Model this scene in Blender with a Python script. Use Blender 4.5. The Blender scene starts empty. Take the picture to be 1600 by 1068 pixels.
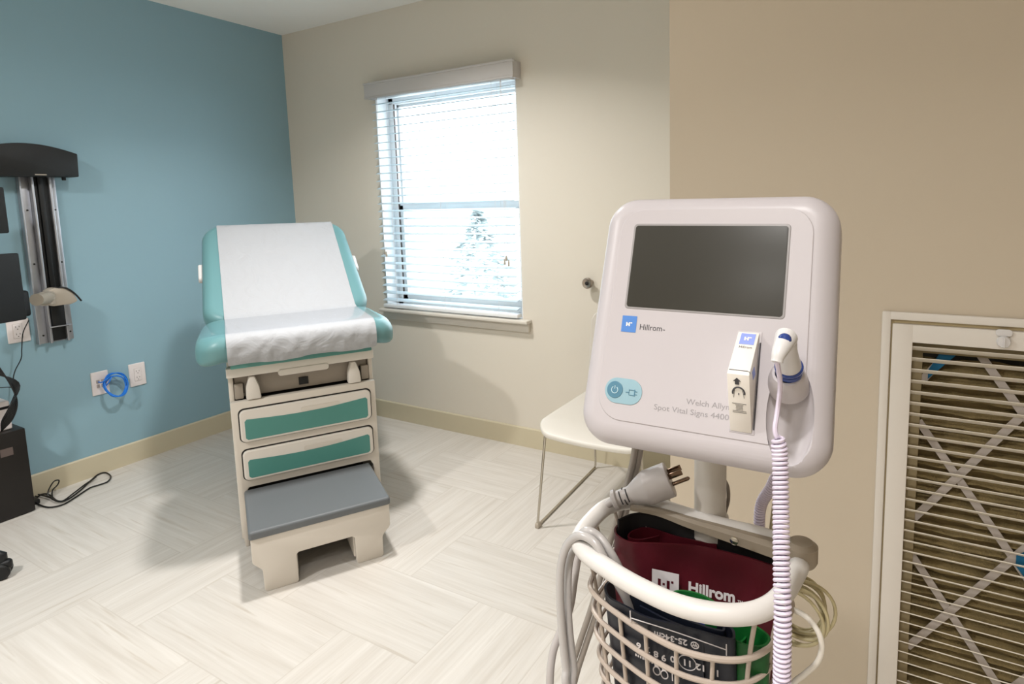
import bpy, bmesh, math, random
from math import sin, cos, pi, radians, sqrt, atan2
from mathutils import Vector, Matrix, Euler
random.seed(7)
SC = bpy.context.scene
COL = SC.collection

# ------------------------------------------------------------------ camera
cam_d = bpy.data.cameras.new('camera')
cam = bpy.data.objects.new('camera', cam_d); COL.objects.link(cam); SC.camera = cam
cam_d.sensor_width = 36.0
cam_d.lens = 927.2963054830935 / 1600 * 36
cam_d.shift_x = (800 - 869.813406222928) / 1600
cam_d.shift_y = (428.16749196415776 - 534) / 1600
cam_d.clip_start = 0.02
_r = Vector((0.872, 0.4889, -0.024)); _u = Vector((-0.0367, 0.1141, 0.9928)); _f = Vector((-0.4881, 0.8648, -0.1174))
cam.matrix_world = Matrix.Translation((3.4953, -2.636, 1.32)) @ Matrix((_r, _u, -_f)).transposed().to_4x4()

# ------------------------------------------------------------------ view, world
SC.view_settings.view_transform = 'Standard'
SC.view_settings.look = 'None'
SC.view_settings.gamma = 1.0
SC.view_settings.exposure = -0.05
W = bpy.data.worlds.new('overcast_sky'); SC.world = W; W.use_nodes = True
bg = W.node_tree.nodes['Background']
bg.inputs[0].default_value = (0.90, 0.96, 1.0, 1); bg.inputs[1].default_value = 7.0

# ------------------------------------------------------------------ materials
def M(name, col, rough=0.5, metal=0.0, spec=0.5, noise=0.0, nscale=20.0, bump=0.0, bscale=200.0, alpha=1.0, sss=0.0, coat=0.0, trans=0.0, ior=1.45):
    m = bpy.data.materials.new(name); m.use_nodes = True
    nt = m.node_tree; b = nt.nodes['Principled BSDF']
    b.inputs['Base Color'].default_value = (*col, 1)
    b.inputs['Roughness'].default_value = rough
    b.inputs['Metallic'].default_value = metal
    b.inputs['Specular IOR Level'].default_value = spec
    b.inputs['Alpha'].default_value = alpha
    b.inputs['Coat Weight'].default_value = coat
    b.inputs['Transmission Weight'].default_value = trans
    b.inputs['IOR'].default_value = ior
    tc = nt.nodes.new('ShaderNodeTexCoord')
    if noise:
        n = nt.nodes.new('ShaderNodeTexNoise'); n.inputs['Scale'].default_value = nscale; n.inputs['Detail'].default_value = 4
        mx = nt.nodes.new('ShaderNodeMix'); mx.data_type = 'RGBA'
        mx.inputs[6].default_value = (*[c * (1 - noise) for c in col], 1)
        mx.inputs[7].default_value = (*[min(1, c * (1 + noise)) for c in col], 1)
        nt.links.new(tc.outputs['Object'], n.inputs['Vector']); nt.links.new(n.outputs['Fac'], mx.inputs[0])
        nt.links.new(mx.outputs[2], b.inputs['Base Color'])
    if bump:
        n2 = nt.nodes.new('ShaderNodeTexNoise'); n2.inputs['Scale'].default_value = bscale; n2.inputs['Detail'].default_value = 3
        bp = nt.nodes.new('ShaderNodeBump'); bp.inputs['Strength'].default_value = bump; bp.inputs['Distance'].default_value = 0.002
        nt.links.new(tc.outputs['Object'], n2.inputs['Vector']); nt.links.new(n2.outputs['Fac'], bp.inputs['Height'])
        nt.links.new(bp.outputs['Normal'], b.inputs['Normal'])
    return m

def lin(r, g, b):
    return tuple(((c / 255) / 12.92 if c / 255 <= 0.04045 else ((c / 255 + 0.055) / 1.055) ** 2.4) for c in (r, g, b))

MT = dict(
    blue=M('blue_wall_paint', lin(140, 173, 186), 0.55, noise=0.02, nscale=3, bump=0.06, bscale=260),
    beige=M('pale_beige_wall_paint', lin(216, 209, 196), 0.6, noise=0.015, nscale=3, bump=0.06, bscale=260),
    tan=M('tan_wall_paint', lin(197, 184, 165), 0.6, noise=0.015, nscale=3, bump=0.06, bscale=260),  # same beige paint, with its warmer, dimmer light put into the colour
    ceil=M('ceiling_paint', lin(247, 246, 242), 0.8, bump=0.08, bscale=150),
    base=M('vinyl_baseboard', lin(200, 190, 164), 0.45, noise=0.03, nscale=5),
    white=M('white_plastic', lin(212, 209, 208), 0.32, noise=0.01, nscale=5),
    device=M('monitor_white_plastic', lin(188, 182, 185), 0.38, noise=0.01, nscale=8, bump=0.02, bscale=900),
    vinylw=M('white_vinyl', lin(236, 238, 240), 0.4, noise=0.01, nscale=8),
    sillw=M('painted_sill', lin(214, 208, 198), 0.35, noise=0.02, nscale=6),
    valance=M('valance_white', lin(198, 194, 192), 0.45, noise=0.01, nscale=9),
    cream=M('cream_cabinet_plastic', lin(207, 200, 190), 0.4, noise=0.015, nscale=6, bump=0.03, bscale=500),
    cream2=M('cream_rail_plastic', lin(214, 208, 200), 0.4, noise=0.01, nscale=6),
    greenp=M('teal_drawer_plastic', lin(76, 136, 128), 0.3, noise=0.12, nscale=3),
    aqua=M('aqua_vinyl_upholstery', lin(100, 143, 147), 0.36, noise=0.02, nscale=4, bump=0.04, bscale=400),
    gtread=M('grey_step_rubber', lin(98, 102, 105), 0.42, noise=0.05, nscale=300, bump=0.3, bscale=700),
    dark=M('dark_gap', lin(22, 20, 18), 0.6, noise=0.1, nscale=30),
    black=M('black_plastic', lin(7, 10, 12), 0.5, noise=0.1, nscale=9),
    blackc=M('black_computer_case', lin(24, 20, 18), 0.4, noise=0.15, nscale=40, bump=0.05, bscale=500),
    charcoal=M('charcoal_monitor_plastic', lin(12, 15, 18), 0.5, noise=0.1, nscale=9),
    alu=M('brushed_aluminium', lin(176, 178, 184), 0.35, metal=0.75, noise=0.05, nscale=60),
    chrome=M('satin_chrome', lin(190, 184, 172), 0.22, metal=1.0, noise=0.03, nscale=60),
    steel=M('brushed_steel', lin(160, 150, 140), 0.3, metal=1.0, noise=0.05, nscale=80),
    beigep=M('beige_arm_plastic', lin(176, 166, 152), 0.4, noise=0.02, nscale=9),
    panelg=M('grey_beige_recess_plastic', lin(150, 141, 130), 0.45, noise=0.03, nscale=9),
    plate=M('outlet_plate_plastic', lin(226, 218, 216), 0.35, noise=0.01, nscale=9),
    platedk=M('outlet_slot_grey', lin(92, 80, 76), 0.5, noise=0.05, nscale=40),
    platemd=M('outlet_seam_grey', lin(176, 166, 160), 0.5, noise=0.05, nscale=40),
    bluec=M('blue_cable_jacket', lin(28, 118, 214), 0.35, noise=0.05, nscale=50),
    blkc=M('black_cable_jacket', lin(16, 16, 17), 0.4, noise=0.1, nscale=60),
    chairw=M('white_chair_plastic', lin(206, 201, 192), 0.38, noise=0.01, nscale=9),
    screen=M('switched_off_screen_glass', lin(50, 48, 42), 0.3, spec=0.5, noise=0.10, nscale=6),
    bezel=M('screen_bezel_plastic', lin(150, 146, 146), 0.4, noise=0.02, nscale=40),
    logo=M('logo_blue_print', lin(80, 130, 200), 0.4, noise=0.02, nscale=40),
    logo2=M('logo_periwinkle_print', lin(142, 158, 226), 0.5, noise=0.02, nscale=40),
    ink=M('dark_print', lin(60, 58, 62), 0.5, noise=0.02, nscale=40),
    inkg=M('light_grey_print', lin(150, 146, 148), 0.5, noise=0.02, nscale=40),
    pill=M('pale_blue_button', lin(144, 176, 188), 0.35, noise=0.02, nscale=60),
    pilld=M('mid_blue_button', lin(84, 128, 150), 0.3, noise=0.02, nscale=60),
    pilll=M('button_symbol_print', lin(208, 232, 240), 0.4, noise=0.02, nscale=60),
    card=M('white_carton', lin(232, 226, 218), 0.6, noise=0.015, nscale=30),
    royal=M('royal_blue_plastic', lin(38, 62, 130), 0.25, noise=0.03, nscale=60, coat=0.3),
    lav=M('coiled_cord_lavender_white', lin(216, 205, 222), 0.35, noise=0.01, nscale=60),  # white cord; the lavender tint paints in the shading between turns
    lavdk=M('coiled_cord_core', lin(150, 138, 168), 0.6, noise=0.02, nscale=60),
    rim=M('white_coated_rim', lin(214, 210, 206), 0.3, noise=0.01, nscale=20),
    wire=M('grey_beige_coated_wire', lin(176, 162, 150), 0.35, noise=0.02, nscale=40),
    bracket=M('basket_back_bar_plastic', lin(150, 138, 122), 0.4, noise=0.02, nscale=20),
    pole=M('pale_grey_pole_paint', lin(196, 190, 182), 0.35, noise=0.01, nscale=20),
    plugm=M('grey_plug_rubber', lin(176, 170, 168), 0.4, noise=0.02, nscale=40),
    hose=M('glossy_grey_hose', lin(178, 174, 172), 0.25, noise=0.02, nscale=40, coat=0.3),
    hosed=M('taupe_cord', lin(140, 132, 124), 0.35, noise=0.03, nscale=40),
    brass=M('nickel_prong', lin(120, 100, 84), 0.25, metal=1.0, noise=0.05, nscale=60),
    maroon=M('maroon_cuff_fabric', lin(76, 12, 24), 0.45, noise=0.25, nscale=18, bump=0.5, bscale=45),
    navy=M('navy_cuff_fabric', lin(17, 22, 34), 0.45, noise=0.08, nscale=20, bump=0.2, bscale=80),
    green=M('green_cuff_fabric', lin(6, 84, 30), 0.5, noise=0.08, nscale=20, bump=0.2, bscale=80),
    bluecuff=M('blue_cuff_fabric', lin(20, 58, 160), 0.5, noise=0.08, nscale=20, bump=0.2, bscale=80),
    blackf=M('black_cuff_fabric', lin(16, 12, 14), 0.7, noise=0.08, nscale=20),
    print=M('white_cuff_print', lin(206, 200, 200), 0.6, noise=0.03, nscale=60),
    ivory=M('ivory_cable', lin(190, 178, 140), 0.4, noise=0.04, nscale=50),
    whitec=M('white_cable', lin(232, 226, 216), 0.3, noise=0.01, nscale=50),
    grille=M('grille_enamel', lin(214, 207, 198), 0.45, noise=0.015, nscale=12),
    slat=M('grille_slat_enamel', lin(222, 214, 200), 0.4, noise=0.02, nscale=30),
    fboard=M('filter_card_frame', lin(168, 152, 118), 0.8, noise=0.05, nscale=30),
    fstrap=M('filter_silver_card', lin(190, 180, 172), 0.7, noise=0.03, nscale=30),
    fmedia=M('dusty_pleated_filter_media', lin(128, 112, 76), 0.95, noise=0.35, nscale=45, bump=1.0, bscale=300),
    fblue=M('filter_blue_print', lin(20, 100, 140), 0.7, noise=0.05, nscale=30),
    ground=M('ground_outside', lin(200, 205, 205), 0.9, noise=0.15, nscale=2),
    leaf=M('evergreen_foliage', lin(212, 222, 224), 0.9, noise=0.4, nscale=6),  # overexposed daylight haze put into the foliage colour
    bark=M('tree_bark', lin(212, 220, 222), 0.9, noise=0.2, nscale=12),  # bark whitened to carry the same painted haze
)
def glass(name, tint=(1, 1, 1), gloss=0.06, rough=0.02):
    m = bpy.data.materials.new(name); m.use_nodes = True; nt = m.node_tree; nt.nodes.clear()
    o = nt.nodes.new('ShaderNodeOutputMaterial'); t = nt.nodes.new('ShaderNodeBsdfTransparent'); g = nt.nodes.new('ShaderNodeBsdfGlossy')
    mx = nt.nodes.new('ShaderNodeMixShader'); t.inputs[0].default_value = (*tint, 1); g.inputs['Roughness'].default_value = rough
    lw = nt.nodes.new('ShaderNodeLayerWeight'); lw.inputs[0].default_value = 0.5
    fr = nt.nodes.new('ShaderNodeMath'); fr.operation = 'POWER'; fr.inputs[1].default_value = 5.0; nt.links.new(lw.outputs['Facing'], fr.inputs[0])
    ad = nt.nodes.new('ShaderNodeMath'); ad.operation = 'ADD'; ad.inputs[1].default_value = gloss
    nt.links.new(fr.outputs[0], ad.inputs[0]); nt.links.new(ad.outputs[0], mx.inputs[0])
    nt.links.new(t.outputs[0], mx.inputs[1]); nt.links.new(g.outputs[0], mx.inputs[2]); nt.links.new(mx.outputs[0], o.inputs[0])
    return m
MT['glass'] = glass('window_glass', (0.97, 0.99, 1.0), 0.02)
MT['clear'] = glass('clear_vinyl_sheet', (0.975, 0.985, 1.0), 0.04, 0.12)

def slat_mat():            # thin white slats let some daylight through
    m = bpy.data.materials.new('translucent_blind_slat'); m.use_nodes = True; nt = m.node_tree
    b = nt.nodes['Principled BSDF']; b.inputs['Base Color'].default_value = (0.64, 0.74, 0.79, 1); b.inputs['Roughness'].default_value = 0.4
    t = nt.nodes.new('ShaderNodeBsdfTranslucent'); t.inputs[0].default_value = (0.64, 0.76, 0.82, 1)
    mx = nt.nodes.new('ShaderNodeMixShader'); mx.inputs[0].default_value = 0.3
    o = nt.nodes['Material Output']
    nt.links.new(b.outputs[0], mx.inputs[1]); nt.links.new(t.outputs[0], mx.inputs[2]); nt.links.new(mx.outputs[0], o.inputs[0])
    return m
MT['blind'] = slat_mat()

def paper_mat():
    m = M('exam_paper', lin(168, 170, 174), 0.65)
    nt = m.node_tree; b = nt.nodes['Principled BSDF']
    tc = nt.nodes.new('ShaderNodeTexCoord')
    mp = nt.nodes.new('ShaderNodeMapping'); mp.inputs['Scale'].default_value = (7, 2.2, 9)
    n = nt.nodes.new('ShaderNodeTexNoise'); n.inputs['Scale'].default_value = 1.6; n.inputs['Detail'].default_value = 5; n.inputs['Distortion'].default_value = 1.2
    bp = nt.nodes.new('ShaderNodeBump'); bp.inputs['Strength'].default_value = 0.35; bp.inputs['Distance'].default_value = 0.02
    nt.links.new(tc.outputs['Object'], mp.inputs[0]); nt.links.new(mp.outputs[0], n.inputs['Vector'])
    nt.links.new(n.outputs['Fac'], bp.inputs['Height']); nt.links.new(bp.outputs['Normal'], b.inputs['Normal'])
    return m
MT['paper'] = paper_mat()

def floor_mat():           # 12 x 24 inch striated tiles laid square to the walls in a two-way herringbone
    m = bpy.data.materials.new('striated_vinyl_tile'); m.use_nodes = True; nt = m.node_tree; N = nt.nodes; Lk = nt.links
    b = N['Principled BSDF']; b.inputs['Roughness'].default_value = 0.42
    def mth(op, a, bb=None, c=None):
        n = N.new('ShaderNodeMath'); n.operation = op
        for i, v in enumerate((a, bb, c)):
            if v is None: continue
            if isinstance(v, (int, float)): n.inputs[i].default_value = v
            else: Lk.new(v, n.inputs[i])
        return n.outputs[0]
    tc = N.new('ShaderNodeTexCoord'); sp = N.new('ShaderNodeSeparateXYZ'); Lk.new(tc.outputs['Object'], sp.inputs[0])
    w = 0.305
    X = mth('DIVIDE', mth('ADD', sp.outputs[0], 10 * w * 4 - 1.725), w); Y = mth('DIVIDE', mth('ADD', sp.outputs[1], 10 * w * 4 + 0.25), w)
    i = mth('FLOOR', X); j = mth('FLOOR', Y)
    k = mth('FLOORED_MODULO', mth('SUBTRACT', i, j), 4.0)
    hor = mth('LESS_THAN', k, 1.5)                     # 1 where the tile lies along x
    second = mth('COMPARE', k, 1.0, 0.1); top = mth('COMPARE', k, 2.0, 0.1)
    oi = mth('SUBTRACT', i, second); oj = mth('SUBTRACT', j, top)
    ux = mth('SUBTRACT', X, oi); uy = mth('SUBTRACT', Y, oj)     # 0..2 by 0..1 inside a tile
    nh = mth('SUBTRACT', 1.0, hor)
    u = mth('ADD', mth('MULTIPLY', ux, hor), mth('MULTIPLY', uy, nh))
    v = mth('ADD', mth('MULTIPLY', uy, hor), mth('MULTIPLY', ux, nh))
    idn = mth('ADD', mth('MULTIPLY', oi, 12.9898), mth('MULTIPLY', oj, 78.233))
    rnd = mth('FRACT', mth('MULTIPLY', mth('SINE', idn), 43758.5))
    def streak(su, sv, off, detail=4, dist=0.25):
        cb = N.new('ShaderNodeCombineXYZ')
        Lk.new(mth('MULTIPLY', u, su), cb.inputs[0]); Lk.new(mth('MULTIPLY', v, sv), cb.inputs[1]); Lk.new(mth('MULTIPLY_ADD', rnd, 37.0, off), cb.inputs[2])
        t = N.new('ShaderNodeTexNoise'); t.inputs['Scale'].default_value = 1.0; t.inputs['Detail'].default_value = detail; t.inputs['Distortion'].default_value = dist
        Lk.new(cb.outputs[0], t.inputs['Vector']); return t.outputs['Fac']
    s1 = streak(0.45, 9.0, 0); s2 = streak(1.2, 38.0, 5.0, 3, 0.1); s3 = streak(0.8, 16, 11)
    r1 = N.new('ShaderNodeValToRGB'); r1.color_ramp.elements[0].position = 0.28; r1.color_ramp.elements[1].position = 0.72
    r1.color_ramp.elements[0].color = (*lin(187, 180, 171), 1); r1.color_ramp.elements[1].color = (*lin(214, 210, 204), 1)
    mixf = mth('ADD', mth('ADD', mth('MULTIPLY', s1, 0.45), mth('MULTIPLY', s2, 0.30)), mth('MULTIPLY', s3, 0.25))
    Lk.new(mixf, r1.inputs[0])
    thin = N.new('ShaderNodeMapRange'); thin.inputs[1].default_value = 0.60; thin.inputs[2].default_value = 0.74; Lk.new(s3, thin.inputs[0])
    mx = N.new('ShaderNodeMix'); mx.data_type = 'RGBA'; mx.inputs[7].default_value = (*lin(178, 168, 155), 1)
    Lk.new(mth('MULTIPLY', thin.outputs[0], 0.75), mx.inputs[0]); Lk.new(r1.outputs[0], mx.inputs[6])
    # joints
    eu = mth('MINIMUM', u, mth('SUBTRACT', 2.0, u)); ev = mth('MINIMUM', v, mth('SUBTRACT', 1.0, v))
    e = mth('MINIMUM', eu, ev)
    jn = mth('LESS_THAN', e, 0.006)
    mx2 = N.new('ShaderNodeMix'); mx2.data_type = 'RGBA'; mx2.inputs[7].default_value = (*lin(172, 163, 152), 1)
    Lk.new(mth('MULTIPLY', jn, 0.38), mx2.inputs[0]); Lk.new(mx.outputs[2], mx2.inputs[6])
    hv = N.new('ShaderNodeHueSaturation'); Lk.new(mx2.outputs[2], hv.inputs['Color']); Lk.new(mth('MULTIPLY_ADD', rnd, 0.05, 0.975), hv.inputs['Value'])
    Lk.new(hv.outputs[0], b.inputs['Base Color'])
    bp = N.new('ShaderNodeBump'); bp.inputs['Strength'].default_value = 0.08; bp.inputs['Distance'].default_value = 0.001
    Lk.new(s2, bp.inputs['Height']); Lk.new(bp.outputs[0], b.inputs['Normal'])
    return m
MT['floor'] = floor_mat()

# ------------------------------------------------------------------ mesh helpers
class B:
    def __init__(s): s.bm = bmesh.new()
    def face(s, pts):
        vs = [s.bm.verts.new(p) for p in pts]; return s.bm.faces.new(vs)
    def box(s, x0, x1, y0, y1, z0, z1, bev=0.0, seg=2, mat=None):
        t = bmesh.new(); bmesh.ops.create_cube(t, size=1)
        for v in t.verts:
            v.co = Vector(((x0 + x1) / 2 + v.co.x * (x1 - x0), (y0 + y1) / 2 + v.co.y * (y1 - y0), (z0 + z1) / 2 + v.co.z * (z1 - z0)))
        if bev: bmesh.ops.bevel(t, geom=list(t.edges), offset=bev, segments=seg, affect='EDGES', profile=0.5)
        return s.merge(t, mat)
    def merge(s, t, mat=None):
        if mat is not None: bmesh.ops.transform(t, matrix=mat, verts=t.verts)
        me = bpy.data.meshes.new('t'); t.to_mesh(me); t.free(); s.bm.from_mesh(me); bpy.data.meshes.remove(me); return s
    def grid(s, rows, closed_u=False, closed_v=False, cap=False):
        R = [[s.bm.verts.new(p) for p in row] for row in rows]
        n, m = len(R), len(R[0])
        for a in range(n if closed_v else n - 1):
            for c in range(m if closed_u else m - 1):
                q = (R[a][c], R[a][(c + 1) % m], R[(a + 1) % n][(c + 1) % m], R[(a + 1) % n][c])
                try: s.bm.faces.new(q)
                except ValueError: pass
        if cap:
            for row in (R[0][::-1], R[-1]):
                try: s.bm.faces.new(row)
                except ValueError: pass
        return s
    def tube(s, pts, r, n=10, closed=False, caps=True, smooth=0):
        P = [Vector(p) for p in pts]
        if smooth: P = catmull(P, smooth, closed)
        rad = r if callable(r) else (lambda t: r)
        up = None; rows = []; K = len(P)
        for i, p in enumerate(P):
            a = P[i - 1] if (i or closed) else P[i]; c = P[(i + 1) % K] if (i < K - 1 or closed) else P[i]
            t = (c - a)
            if t.length < 1e-9: t = Vector((0, 0, 1))
            t.normalize()
            if up is None:
                up = Vector((0, 0, 1)) if abs(t.z) < 0.9 else Vector((1, 0, 0))
            up = (up - t * up.dot(t)).normalized(); sd = t.cross(up)
            rr = rad(i / max(1, K - 1))
            rows.append([p + (up * cos(2 * pi * k / n) + sd * sin(2 * pi * k / n)) * rr for k in range(n)])
        return s.grid(rows, closed_u=True, closed_v=closed, cap=caps and not closed)
    def lathe(s, prof, n=32, mat=None):
        t = B(); rows = [[(r * cos(2 * pi * k / n), r * sin(2 * pi * k / n), z) for k in range(n)] for r, z in prof]
        t.grid(rows, closed_u=True, cap=True)
        return s.merge(t.bm, mat)
    def prism(s, poly, z0, z1, mat=None, bev=0.0):
        t = bmesh.new(); lo = [t.verts.new((x, y, z0)) for x, y in poly]; hi = [t.verts.new((x, y, z1)) for x, y in poly]; n = len(poly)
        t.faces.new(lo[::-1]); t.faces.new(hi)
        for k in range(n): t.faces.new((lo[k], lo[(k + 1) % n], hi[(k + 1) % n], hi[k]))
        bmesh.ops.recalc_face_normals(t, faces=t.faces)
        if bev: bmesh.ops.bevel(t, geom=list(t.edges), offset=bev, segments=2, affect='EDGES', profile=0.5)
        return s.merge(t, mat)
    def slab(s, cx, cy, a, b, rc, z0, z1, re=0.0, re0=None, mat=None, n=8, warp=None, sub=0, nre=6):
        """rounded rectangle plate with rolled edges"""
        if re0 is None: re0 = re
        prof = []
        if re0 > 0: prof += [(re0 * (1 - sin(t * pi / 2 / nre)), z0 + re0 * (1 - cos(t * pi / 2 / nre))) for t in range(nre)]
        prof += [(0.0, z0 + re0), (0.0, z1 - re)]
        if re > 0: prof += [(re * (1 - cos(t * pi / 2 / nre)), z1 - re * (1 - sin(t * pi / 2 / nre))) for t in range(1, nre + 1)]
        t = B(); rows = []
        def loop(ins, z):
            out = []; A = a - ins; Bb = b - ins; R = max(1e-4, rc - ins)
            for q, (sx, sy) in enumerate(((1, 1), (-1, 1), (-1, -1), (1, -1))):
                for k in range(n + 1):
                    an = q * pi / 2 + k * pi / 2 / n
                    out.append((cx + sx * (A - R) + R * cos(an), cy + sy * (Bb - R) + R * sin(an), z))
                # straight edge subdivisions
                if sub:
                    nx = ((-1, 1), (-1, -1), (1, -1), (1, 1))[q]; an = (q + 1) * pi / 2
                    p0 = Vector(out[-1]); p1 = Vector((cx + nx[0] * (A - R) + R * cos(an), cy + nx[1] * (Bb - R) + R * sin(an), z))
                    for h in range(1, sub): out.append(tuple(p0.lerp(p1, h / sub)))
            return out
        for ins, z in prof: rows.append(loop(ins, z))
        if sub:   # concentric rings across the flats so that warps bend smoothly
            def fl(ins0, z):
                rs = []; L0 = loop(ins0, z)
                for g in range(1, 6): rs.append([(cx + (p[0] - cx) * (1 - g / 6.5), cy + (p[1] - cy) * (1 - g / 6.5), z) for p in L0])
                return rs
            rows = fl(re0, z0)[::-1] + rows + fl(re, z1)
        t.grid(rows, closed_u=True, cap=True)
        if warp:
            for v in t.bm.verts: v.co = Vector(warp(*v.co))
        return s.merge(t.bm, mat)
    def build(s, name, mat, parent=None, smooth=True, angle=35, loc=None, rot=None):
        bmesh.ops.remove_doubles(s.bm, verts=s.bm.verts, dist=1e-6)
        bmesh.ops.recalc_face_normals(s.bm, faces=s.bm.faces)
        me = bpy.data.meshes.new(name); s.bm.to_mesh(me); s.bm.free()
        me.materials.append(MT[mat] if isinstance(mat, str) else mat)
        o = bpy.data.objects.new(name, me); COL.objects.link(o)
        if smooth:
            for p in me.polygons: p.use_smooth = True
            try: me.set_sharp_from_angle(angle=radians(angle))
            except Exception: pass
        if parent: o.parent = parent
        if loc: o.location = loc
        if rot: o.rotation_euler = rot
        return o

def catmull(P, n, closed=False):
    out = []; K = len(P)
    rng = range(K) if closed else range(K - 1)
    for i in rng:
        p0 = P[(i - 1) % K] if (closed or i > 0) else P[0] * 2 - P[1]
        p1 = P[i]; p2 = P[(i + 1) % K]
        p3 = P[(i + 2) % K] if (closed or i + 2 < K) else P[-1] * 2 - P[-2]
        for k in range(n):
            t = k / n
            out.append(0.5 * ((2 * p1) + (p2 - p0) * t + (2 * p0 - 5 * p1 + 4 * p2 - p3) * t * t + (3 * p1 - p0 - 3 * p2 + p3) * t ** 3))
    if not closed: out.append(P[-1].copy())
    return out

def tag(o, label=None, cat=None, group=None, kind=None):
    if label: o['label'] = label
    if cat: o['category'] = cat
    if group: o['group'] = group
    if kind: o['kind'] = kind
    return o
def thing(name, label, cat, loc=(0, 0, 0), rot=(0, 0, 0), group=None):
    o = bpy.data.objects.new(name, None); COL.objects.link(o); o.location = loc; o.rotation_euler = rot; o.empty_display_size = 0.05
    return tag(o, label, cat, group)
def struct(name, b, mat, smooth=False): return tag(b.build(name, mat, None, smooth), kind='structure')

def text_mesh(txt, size, depth=0.0002, align='LEFT', bold=0.0, spacing=1.0):
    c = bpy.data.curves.new('lettering', 'FONT'); c.body = txt; c.size = size; c.extrude = depth; c.align_x = align; c.align_y = 'CENTER'
    c.offset = bold; c.space_character = spacing; c.resolution_u = 3
    o = bpy.data.objects.new('lettering', c); COL.objects.link(o)
    bpy.context.view_layer.update()
    me = bpy.data.meshes.new_from_object(o.evaluated_get(bpy.context.evaluated_depsgraph_get()))
    bpy.data.objects.remove(o); bpy.data.curves.remove(c)
    return me
def lettering(name, txt, size, mat, parent, M4, depth=0.0002, align='LEFT', bold=0.0, spacing=1.0, width=None):
    me = text_mesh(txt, size, depth, align, bold, spacing)
    if width:
        xs = [v.co.x for v in me.vertices]; w = max(xs) - min(xs); k = width / w
        for v in me.vertices: v.co.x *= k
    me.materials.clear(); me.materials.append(MT[mat])
    o = bpy.data.objects.new(name, me); COL.objects.link(o); o.parent = parent; o.matrix_local = M4
    return o

# ------------------------------------------------------------------ room lights (recessed ceiling cans, outside the frame)
H = 2.449
def downlight(x, y, power, label, spread=150, r=0.085):
    t = thing('ceiling_downlight', label, 'ceiling light', (x, y, H), group='recessed ceiling lights')
    B().lathe([(r + 0.025, 0), (r + 0.025, -0.006), (r, -0.010), (r, -0.002)], 32).build('trim_ring', 'white', t)
    ld = bpy.data.lights.new('downlight_lamp', 'AREA'); ld.shape = 'DISK'; ld.size = 2 * r; ld.energy = power; ld.color = (1.0, 0.975, 0.95); ld.spread = radians(spread)
    lo = bpy.data.objects.new('lamp', ld); COL.objects.link(lo); lo.parent = t; lo.location = (0, 0, -0.012)
    return t
PW = 23
downlight(1.66, -1.08, PW * 1.08, 'round recessed ceiling light between exam table and window wall', 136)
downlight(3.35, -2.80, PW * 0.5, 'round recessed ceiling light above the vital signs monitor', 118)
downlight(1.45, -3.10, PW * 1.9, 'round recessed ceiling light behind the camera nearer the blue wall', 165)
downlight(3.30, -3.90, PW * 0.8, 'round recessed ceiling light behind the camera nearer the grille', 120)

# ------------------------------------------------------------------ room shell
XR, YB, XE, YG = 4.7, -4.3, 3.064, -1.351
struct('floor', B().box(-0.1, XR + 0.1, YB - 0.1, 0.1, -0.1, 0), 'floor')
struct('ceiling', B().box(-0.1, XR + 0.1, YB - 0.1, 0.2, H, H + 0.1), 'ceil')
struct('wall_left', B().box(-0.12, 0, YB, 0, 0, H), 'blue')
WX0, WX1, WZ0, WZ1 = 0.80, 1.795, 0.708, 1.985
wb = B(); wb.box(-0.12, WX0, 0, 0.17, 0, H); wb.box(WX1, XE + 0.1, 0, 0.17, 0, H); wb.box(WX0, WX1, 0, 0.17, 0, WZ0); wb.box(WX0, WX1, 0, 0.17, WZ1, H)
struct('wall_back', wb, 'beige')
GX0, GX1, GZ0, GZ1 = 3.522, 4.30, 0.21, 1.052
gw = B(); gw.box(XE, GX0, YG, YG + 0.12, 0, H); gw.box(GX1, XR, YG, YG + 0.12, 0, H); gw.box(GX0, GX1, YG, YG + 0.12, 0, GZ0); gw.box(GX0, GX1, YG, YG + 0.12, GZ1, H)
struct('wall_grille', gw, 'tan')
struct('wall_alcove', B().box(XE, XE + 0.1, YG + 0.12, 0, 0, H), 'beige')
struct('wall_plenum', B().box(GX0 - 0.05, GX1 + 0.05, YG + 0.20, YG + 0.25, 0.1, 1.2), 'dark')
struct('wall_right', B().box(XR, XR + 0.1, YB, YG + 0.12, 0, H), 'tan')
struct('wall_front', B().box(-0.12, XR + 0.1, YB - 0.1, YB, 0, H), 'beige')
bbp = [(0, 0), (0.008, 0), (0.008, 0.104), (0.004, 0.110), (0, 0.110)]
def baseboard(name, p, q, inward):
    p = Vector((*p, 0)); q = Vector((*q, 0)); n = Vector((*inward, 0)); b = B()
    b.grid([[e + n * a + Vector((0, 0, z)) for a, z in bbp] for e in (p, q)], closed_u=True, cap=True)
    struct(name, b, 'base')
baseboard('baseboard_left', (0, YB), (0, 0), (1, 0))
baseboard('baseboard_back', (0.008, 0), (XE, 0), (0, -1))
baseboard('baseboard_alcove', (XE, -0.008), (XE, YG), (-1, 0))
baseboard('baseboard_grille', (XE, YG), (XR, YG), (0, -1))

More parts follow.
